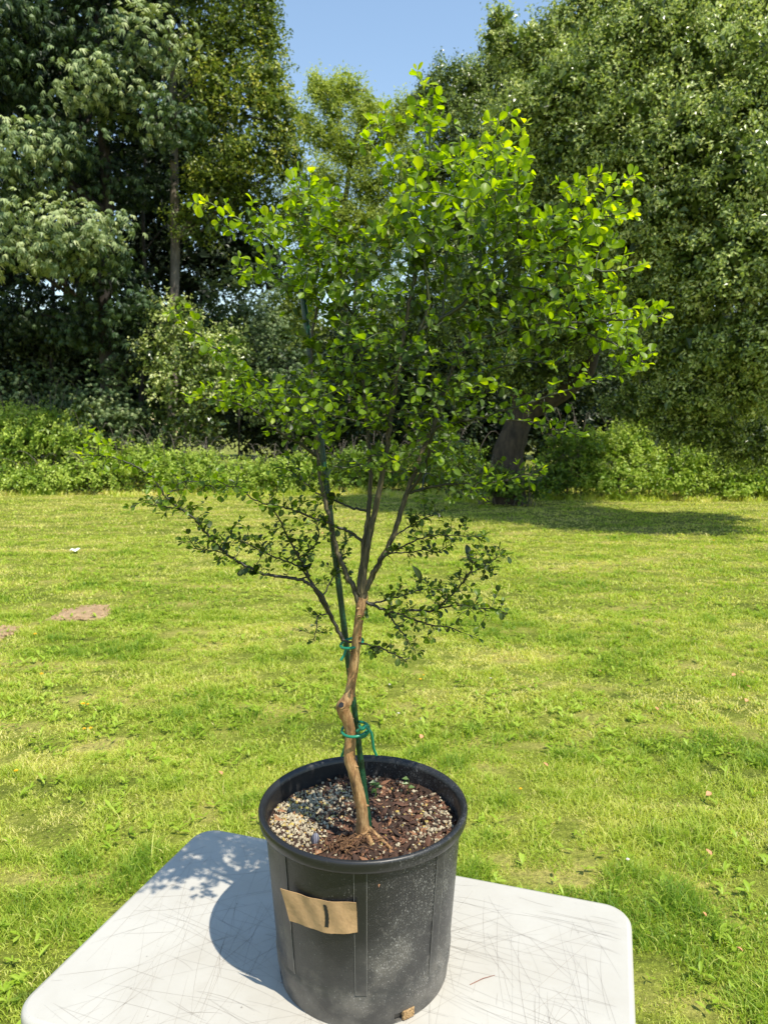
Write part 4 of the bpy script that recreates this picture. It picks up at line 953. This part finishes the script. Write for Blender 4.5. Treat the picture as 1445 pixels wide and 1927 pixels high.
for kind, px, r0, r1, yend, lf in LIMBS:
    px = np.array(px, float)
    if not npx: y0 = 1.108
    else:
        q = np.array(npx); d = np.hypot(q[:, 0]-px[0, 0], q[:, 1]-px[0, 1]); j = int(np.argmin(d)); y0 = nodes[j][1] if d[j] < 45 else 1.12
        if kind not in 'ABCD' and d[j] < 30: px[0] = q[j]
    if kind in 'ABCD': y0 = 1.108
    s = np.concatenate([[0], np.cumsum(np.hypot(*np.diff(px, axis=0).T))]); s /= s[-1]
    bow = hrs.normal(0, .012)
    Pw = np.array([at(x, y, y0+(yend-y0)*(t_**1.2)+bow*math.sin(t_*PI)) for (x, y), t_ in zip(px, s)])
    Q = smooth_path(Pw, 6); n = len(Q); t_ = np.linspace(0, 1, n)
    # small kinks at every bud
    Q[1:-1] += hrs.normal(0, .0008, (n-2, 3))*(1 if kind in 'ABCD' else .8)
    rad_ = (r0+(r1-r0)*t_**.8)/1000*(1 if kind in 'ABCD' else 1.12)
    limb_paths.append((kind, Q, rad_, lf))
    for p_, r_, tq in zip(Q, rad_, t_):
        nodes.append(p_); nrad.append(r_); nleaf.append(tq >= lf); nord.append(0 if kind in 'ABCD' else 1); npx.append(project(p_))

# ---- leafy volume: points the twigs grow towards
def inside(poly, x, y):
    c_ = np.zeros(len(x), bool); n = len(poly)
    for i in range(n):
        x1, y1 = poly[i]; x2, y2 = poly[(i+1) % n]
        c_ ^= ((y1 > y) != (y2 > y)) & (x < (x2-x1)*(y-y1)/((y2-y1) or 1e-9)+x1)
    return c_
REG = [   # polygon, points, depth centre, half depth
 ([(700,430),(760,330),(775,270),(785,200),(800,170),(820,235),(845,275),(880,268),(925,252),(940,262),(985,262),(1000,300),(1008,350),(1040,365),(1100,330),(1130,345),(1180,352),(1185,400),(1175,440),(1195,490),(1165,530),(1140,570),(1180,585),(1235,600),(1215,675),(1140,655),(1060,640),(960,650),(880,680),(780,680),(690,640),(670,540)], 500, 1.09, .19),
 ([(395,380),(440,395),(490,425),(520,400),(545,380),(560,350),(590,335),(615,355),(635,400),(640,440),(690,470),(700,560),(690,660),(640,650),(600,590),(560,545),(510,535),(455,515),(510,490),(470,450),(430,420)], 210, 1.14, .13),
 ([(600,640),(700,620),(800,660),(900,670),(940,700),(900,740),(860,800),(890,860),(930,905),(880,920),(800,930),(780,860),(740,780),(690,800),(650,780),(620,850),(570,830),(500,790),(420,770),(370,750),(430,735),(400,680),(370,630),(410,650),(460,690),(510,730),(560,700)], 640, 1.12, .18),
 ([(600,850),(700,860),(800,860),(900,900),(930,930),(860,960),(800,950),(760,930),(700,900),(620,930),(570,900)], 90, 1.13, .13),
]
att = []
for poly, n, yc, hd in REG:
    poly = np.array(poly, float); lo, hi = poly.min(0), poly.max(0); got = 0
    while got < n:
        x, y = hrs.uniform(lo[0], hi[0], 400), hrs.uniform(lo[1], hi[1], 400); ok = inside(poly, x, y)
        for a_, b_ in zip(x[ok], y[ok]):
            if got >= n: break
            att.append(at(a_, b_, yc+hd*np.clip(hrs.normal(0, .5), -1, 1))); got += 1
for kind, Q, rad_, lf in limb_paths:      # a sleeve of points round each leafy limb
    n = len(Q); i0 = int(lf*n)
    if i0 >= n-1: continue
    ln = np.linalg.norm(np.diff(Q[i0:], axis=0), axis=1).sum()
    for k in range(int(ln*(290 if kind == 'f' else 130))):
        p_ = Q[hrs.integers(i0, n)]
        tf = hrs.uniform(.5, 1)
        att.append(p_+hrs.normal(0, 1, 3)*(.015 if kind == 'f' else .017)*np.array([1, 1.1, .85])+np.array([0, 0, .006]))
att = np.array(att)
NP = [np.array(p_) for p_ in nodes]; par = [-1]*len(NP); base_n = len(NP)
can = [bool(l_) or o == 1 for l_, o in zip(nleaf, nord)]
STEP, DI, DK = .0105, .11, .013
A = att.copy(); arr = np.array(NP); cm = np.array([1 if c_ else 0 for c_ in can], bool)
parent = list(par); depthn = [0]*len(NP)
near_i = np.zeros(len(A), int); near_d = np.full(len(A), 9.)
def upd(new0):
    B = arr[new0:]; ok = cm[new0:]
    for s0 in range(0, len(B), 400):
        D = np.linalg.norm(A[:, None, :]-B[None, s0:s0+400, :], axis=2); D[:, ~ok[s0:s0+400]] = 9
        j = D.argmin(1); d = D[np.arange(len(A)), j]; bt = d < near_d
        near_d[bt] = d[bt]; near_i[bt] = j[bt]+new0+s0
upd(0)
for it in range(40):
    alive = near_d > DK
    A = A[alive]; near_i = near_i[alive]; near_d = near_d[alive]
    use = near_d < DI
    if not use.any(): break
    grow = {}
    for a_, j in zip(A[use], near_i[use]): grow.setdefault(int(j), []).append(a_)
    new = []
    for j, L_ in grow.items():
        d_ = unit(unit(np.array(L_)-arr[j]).mean(0)+hrs.normal(0, .10, 3)+np.array([0, 0, .06]))
        q_ = arr[j]+d_*STEP
        if np.min(((att-q_)**2).sum(1)) < .019**2: new.append((q_, j))
    if not new: break
    o0 = len(arr)
    arr = np.vstack([arr, np.array([p_ for p_, j in new])]); cm = np.concatenate([cm, np.ones(len(new), bool)])
    for p_, j in new: parent.append(j); depthn.append(depthn[j]+1)
    upd(o0)
    if len(arr) > 9000: break
NT = len(arr)
kids = [[] for _ in range(NT)]
for i in range(base_n, NT): kids[parent[i]].append(i)
load = np.zeros(NT)
for i in range(NT-1, base_n-1, -1):
    load[i] = max(1, sum(load[c_] for c_ in kids[i]))
twr = np.clip(.00050*load**.42, .0005, .0019)
# chains -> tubes ; thorns ; leaves
tw = MB(); lfP, lfD, lfN, lfL, lfT = [], [], [], [], []
zlo, zhi = 1.25, 2.25
def add_leaf(p_, d_, up, size, tint):
    lfP.append(p_); lfD.append(d_); lfN.append(up); lfL.append(size); lfT.append(tint)
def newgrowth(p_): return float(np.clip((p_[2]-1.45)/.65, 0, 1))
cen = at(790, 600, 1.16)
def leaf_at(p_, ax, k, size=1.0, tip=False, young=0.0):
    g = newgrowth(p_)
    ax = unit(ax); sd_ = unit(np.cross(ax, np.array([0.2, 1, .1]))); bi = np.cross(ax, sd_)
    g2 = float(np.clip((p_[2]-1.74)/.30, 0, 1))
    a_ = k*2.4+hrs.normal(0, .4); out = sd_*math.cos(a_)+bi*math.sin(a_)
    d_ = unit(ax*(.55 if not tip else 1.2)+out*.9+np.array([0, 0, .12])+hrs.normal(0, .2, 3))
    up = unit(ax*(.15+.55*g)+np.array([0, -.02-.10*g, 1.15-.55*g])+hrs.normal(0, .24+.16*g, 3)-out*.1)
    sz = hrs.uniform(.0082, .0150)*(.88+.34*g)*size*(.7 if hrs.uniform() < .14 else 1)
    edge_ = min(1, np.linalg.norm((p_-cen)*np.array([.9, 1.3, 1]))/.38)  # painted shade: leaf tint darkens towards the crown centre, brightens at the rim
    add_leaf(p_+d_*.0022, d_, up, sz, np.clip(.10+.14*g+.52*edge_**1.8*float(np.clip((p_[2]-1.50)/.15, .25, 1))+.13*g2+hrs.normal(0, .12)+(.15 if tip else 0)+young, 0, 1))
done = set()
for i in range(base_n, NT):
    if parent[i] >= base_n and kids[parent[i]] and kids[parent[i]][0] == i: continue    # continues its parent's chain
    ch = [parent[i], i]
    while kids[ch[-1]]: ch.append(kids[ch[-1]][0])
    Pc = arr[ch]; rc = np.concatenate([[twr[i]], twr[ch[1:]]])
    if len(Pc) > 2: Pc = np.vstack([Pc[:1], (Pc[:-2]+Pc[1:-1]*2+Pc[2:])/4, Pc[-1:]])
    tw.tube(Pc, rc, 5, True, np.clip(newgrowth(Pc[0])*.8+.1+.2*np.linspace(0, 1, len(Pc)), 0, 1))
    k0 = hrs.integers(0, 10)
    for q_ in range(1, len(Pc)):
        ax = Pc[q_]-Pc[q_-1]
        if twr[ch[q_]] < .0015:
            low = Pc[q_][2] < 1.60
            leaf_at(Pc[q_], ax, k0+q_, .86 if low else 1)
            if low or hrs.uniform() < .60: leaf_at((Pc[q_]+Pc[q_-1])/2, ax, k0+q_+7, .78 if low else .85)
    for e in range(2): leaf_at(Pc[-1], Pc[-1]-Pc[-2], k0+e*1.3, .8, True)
# leaves on the leafy limbs themselves, and the spurs; thorns everywhere
def thorn(mb, p_, d_, ax, l_): 
    d_ = unit(d_+unit(ax)*.35); mb.tube([p_, p_+d_*l_*.5+unit(ax)*l_*.03, p_+d_*l_], [l_*.075, l_*.045, .00012], 5, False, .2)
limb_objs = []
for li, (kind, Q, rad_, lf) in enumerate(limb_paths):
    n = len(Q); m_ = MB() if kind in 'ABCD' else tw
    tq = np.linspace(0, 1, n)
    if kind in 'ABCD': m_.tube(Q, rad_, 14, wob=.05)
    else: m_.tube(Q, rad_, 8, True, np.clip([newgrowth(p_)*.9+.05 for p_ in Q], 0, 1))
    seg = np.linalg.norm(np.diff(Q, axis=0), axis=1); acc = 0; k = int(hrs.integers(0, 9)); tacc = 0
    for i in range(1, n):
        ax = Q[i]-Q[i-1]; acc += seg[i-1]; tacc += seg[i-1]
        if tq[i] >= lf and rad_[i] < .0023:
            st_ = .0048 if kind == 'f' else .0068
            while acc > st_:
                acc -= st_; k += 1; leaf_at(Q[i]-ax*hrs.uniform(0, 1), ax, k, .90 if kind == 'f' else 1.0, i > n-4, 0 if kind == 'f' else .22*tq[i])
        if tacc > .017:
            tacc = 0; a_ = hrs.uniform(0, 2*PI); s_ = unit(np.cross(unit(ax), np.array([0, 1, .2]))); b_ = np.cross(unit(ax), s_)
            if kind in 'ABCD' and hrs.uniform() < .5: continue
            thorn(tw, Q[i], s_*math.cos(a_)+b_*math.sin(a_), ax, hrs.uniform(.006, .014))
    if kind in 'ABCD': limb_objs.append(m_.build('limb', M_limb))
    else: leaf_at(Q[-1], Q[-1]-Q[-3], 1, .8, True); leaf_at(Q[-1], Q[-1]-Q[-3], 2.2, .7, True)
for i in range(base_n, NT, 3):
    if arr[i][2] < 1.62 or hrs.uniform() < .3:
        ax = arr[i]-arr[parent[i]]; thorn(tw, arr[i], hrs.normal(0, 1, 3), ax, hrs.uniform(.004, .009))
# two large dark leaves on the right
for x, y, dx in ((776, 1065, (.5, 0, -.6)), (884, 1058, (-.1, 0, 1))):
    add_leaf(at(x, y, 1.05), unit(np.array(dx, float)), np.array([.3, -.9, .3]), .026, .02)

def build_leaves(P, D, Nn, Ln, T):
    P, D, Nn, Ln, T = map(np.array, (P, D, Nn, Ln, T)); n = len(P)
    D = unit(D); S = unit(np.cross(D, Nn)); Nn = np.cross(S, D)
    us = np.array([-.10, .0, .16, .38, .62, .84, .96, 1.0]); ws = np.array([.02, .03, .22, .37, .43, .34, .17, .03]); vs_ = np.array([-1, -.55, 0, .55, 1])
    cupv = hrs.uniform(.05, .38, n); bend = hrs.normal(.10, .16, n); wid = np.where(Ln > .022, .48, hrs.uniform(.74, 1.12, n)); tws = hrs.normal(0, .22, n)
    X = us[None, :, None]*np.ones(5)[None, None, :]; W = ws[None, :, None]*vs_[None, None, :]*wid[:, None, None]
    up_ = np.abs(W)*cupv[:, None, None]*1.3-bend[:, None, None]*X**2+tws[:, None, None]*W*X
    Lx = Ln[:, None, None, None]
    V = P[:, None, None, :]+Lx*(X[..., None]*D[:, None, None, :]+W[..., None]*S[:, None, None, :]+up_[..., None]*Nn[:, None, None, :])
    r_, c_ = len(us), 5; i, j = np.meshgrid(np.arange(r_-1), np.arange(c_-1), indexing='ij'); q = (i*c_+j).reshape(-1)
    f = np.stack([q, q+1, q+c_+1, q+c_], -1)
    F = (f[None]+(np.arange(n)*r_*c_)[:, None, None]).reshape(-1, 4)
    mb = MB(); tm = T[:, None, None]+.10*(np.abs(vs_)[None, None, :] < .1)*np.ones((n, r_, 1))
    mb.add(V.reshape(-1, 3), F, np.clip(np.broadcast_to(tm, (n, r_, c_)).reshape(-1), 0, 1), 0, True)
    return mb
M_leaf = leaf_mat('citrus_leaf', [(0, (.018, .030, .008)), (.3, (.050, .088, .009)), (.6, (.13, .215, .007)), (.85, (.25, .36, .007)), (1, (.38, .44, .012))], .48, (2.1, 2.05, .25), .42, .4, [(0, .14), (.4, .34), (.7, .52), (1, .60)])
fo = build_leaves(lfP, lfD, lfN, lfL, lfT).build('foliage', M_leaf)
under(hero, trunk_o, scar, *roots, *limb_objs, tw.build('twigs', M_twig), fo)
print('HERO nodes', NT, 'leaves', len(lfP), 'attractors', len(att))

# ================================================================== SMALL THINGS ON THE LAWN
M_yelf, t, N, L, b = mat('yellow_petals'); b.inputs['Base Color'].default_value = (.85, .50, .01, 1); b.inputs['Roughness'].default_value = .6
M_whf, t, N, L, b = mat('white_petals'); b.inputs['Base Color'].default_value = (.75, .68, .62, 1); b.inputs['Roughness'].default_value = .7
def flower(px, py, label, matf, name, cat, group, r=.014, h=.05):
    rs = np.random.default_rng(int(px*7+py)); c = on(px, py, h); g0 = np.array([c[0]+.01, c[1]+.005, 0])
    root = empty(name, tuple(g0), label, cat, group)
    s_ = MB(); s_.tube([g0, (g0+c)/2+np.array([.004, 0, 0]), c], [.0018, .0015, .0012], 6)
    hd = MB()
    for ring, (n, rr_, up) in enumerate(((14, 1, .15), (11, .75, .5), (8, .45, 1.0))):
        for k in range(n):
            a = 2*PI*k/n+ring*.3+rs.normal(0, .05); d = np.array([math.cos(a), math.sin(a), up]); q_ = np.array([-math.sin(a), math.cos(a), 0])
            L_ = r*rr_; v = [c, c+d*L_*.6+q_*L_*.24, c+d*L_, c+d*L_*.6-q_*L_*.24]
            hd.add(v, [(0, 1, 2, 3)], .5, 0, False)
    hd.tube([c-np.array([0, 0, .004]), c+np.array([0, 0, .002])], [r*.22, r*.42], 8)
    under(root, s_.build('stem', M_weed), hd.build('flower_head', matf))
GF = 'yellow flowers in the lawn'
for (x, y, r_, lb) in ((67, 1193, .016, 'yellow flower just right of the earth patch at the left edge'), (79, 1268, .014, 'yellow flower on its own below the bare earth patch'), (157, 1324, .014, 'larger left flower of the upper yellow pair at the left'),
                       (166, 1325, .009, 'smaller right flower of the upper yellow pair at the left'), (159, 1371, .010, 'left flower of the lower yellow pair at the left'), (171, 1370, .011, 'right flower of the lower yellow pair at the left'),
                       (31, 1450, .011, 'yellow flower nearest the left edge, lowest of all'), (791, 1278, .011, 'yellow flower on the lawn right of the hanging leaf cluster'), (797, 1270, .008, 'tiny yellow flower just above another right of the hanging leaf cluster'), (979, 1484, .008, 'small yellow flower on the lawn right of the pot'),
                       (1342, 1017, .018, 'yellow flower by the tree shade at the far right of the lawn')):
    flower(x, y, lb, M_yelf, 'dandelion', 'flower', GF, r_)
GW = 'white clover heads in the lawn'
for (x, y, lb) in ((1181, 1617, 'white clover head above the right corner of the table'), (733, 1288, 'upper faint clover head right of the bent stem'), (750, 1342, 'lower clover head right of the tied stem'), (923, 1276, 'pale clover head in the lawn right of the hanging leaves'), (793, 1352, 'clover head beside a lower clover head right of the tie')):
    flower(x, y, lb, M_whf, 'clover_flower', 'flower', GW, .008, .035)
# fallen orange leaves
EXTRA = [(1127, 1262), (1380, 1270), (1395, 1264), (1406, 1291), (1404, 1318), (1235, 1333), (1333, 1494), (1333, 1603), (1026, 1438), (1374, 1419), (1290, 1235), (1180, 1200)]
ELAB = ['pinkish fallen leaf due right of the hanging leaf cluster', 'left leaf of the close pinkish pair near the right edge', 'right leaf of the close pinkish pair near the right edge', 'pinkish fallen leaf just below the close pair near the right edge', 'second pinkish fallen leaf below the close pair near the right edge', 'pinkish fallen leaf level with the elbow of the stem at right', 'pinkish fallen leaf level with the pot rim near the right edge', 'pinkish fallen leaf highest above the right corner of the table', 'pinkish fallen leaf nearest the pot on its right', 'pinkish fallen leaf level with the lower tie near the right edge', 'pinkish fallen leaf up and left of the close pair at right', 'farthest back pinkish fallen leaf on the right of the lawn']
M_fall, t, N, L, b = mat('fallen_leaf'); b.inputs['Base Color'].default_value = (.55, .25, .12, 1); b.inputs['Roughness'].default_value = .7
for k, (x, y, s_, lb) in enumerate(((416, 1454, .014, 'orange fallen leaf on the lawn left of the pot rim'), (793, 1386, .016, 'orange fallen leaf on the lawn right of the lower tie'), (1391, 1786, .010, 'small orange fallen leaf at the lower right of the lawn'), (607, 1003, .02, 'reddish fallen leaf far back on the lawn'), (1325, 1720, .009, 'orange brown fallen leaf right of the table'))+tuple((x_, y_, .016, l_) for (x_, y_), l_ in zip(EXTRA, ELAB))):
    rs = np.random.default_rng(300+k); c = on(x, y, .04); m_ = MB(); a = rs.uniform(0, PI); d = np.array([math.cos(a), math.sin(a), .2]); q_ = np.array([-math.sin(a), math.cos(a), .3]); z = np.array([0, 0, 1.])
    us = (0, .25, .55, .8, 1); ww = (.05, .4, .5, .3, .02); vs = []
    for u, w_ in zip(us, ww): p_ = c+d*s_*2*(u-.5); vs += [p_-q_*w_*s_*1.4+z*.004*w_*2, p_, p_+q_*w_*s_*1.4+z*.006*w_*2]
    m_.add(vs, [(3*i+j, 3*i+j+1, 3*i+j+4, 3*i+j+3) for i in range(4) for j in (0, 1)])
    tag(m_.build('fallen_leaf', M_fall), lb, 'leaf', 'fallen leaves on the lawn')
M_pap, t, N, L, b = mat('white_scrap'); b.inputs['Base Color'].default_value = (.8, .8, .8, 1)
c = on(142, 1035, .05); m_ = MB(); vs = []
for i in range(5):
    for j in range(4): vs.append(c+np.array([(i/4-.5)*.11, (j/3-.5)*.10+.01*math.sin(i*2), .012*math.sin(i*1.7+j)+.004*j]))
m_.add(vs, [(4*i+j, 4*i+j+1, 4*i+j+5, 4*i+j+4) for i in range(4) for j in range(3)], smooth=False)
tag(m_.build('paper_scrap', M_pap), 'small white scrap of paper lying far back on the lawn at left', 'paper')
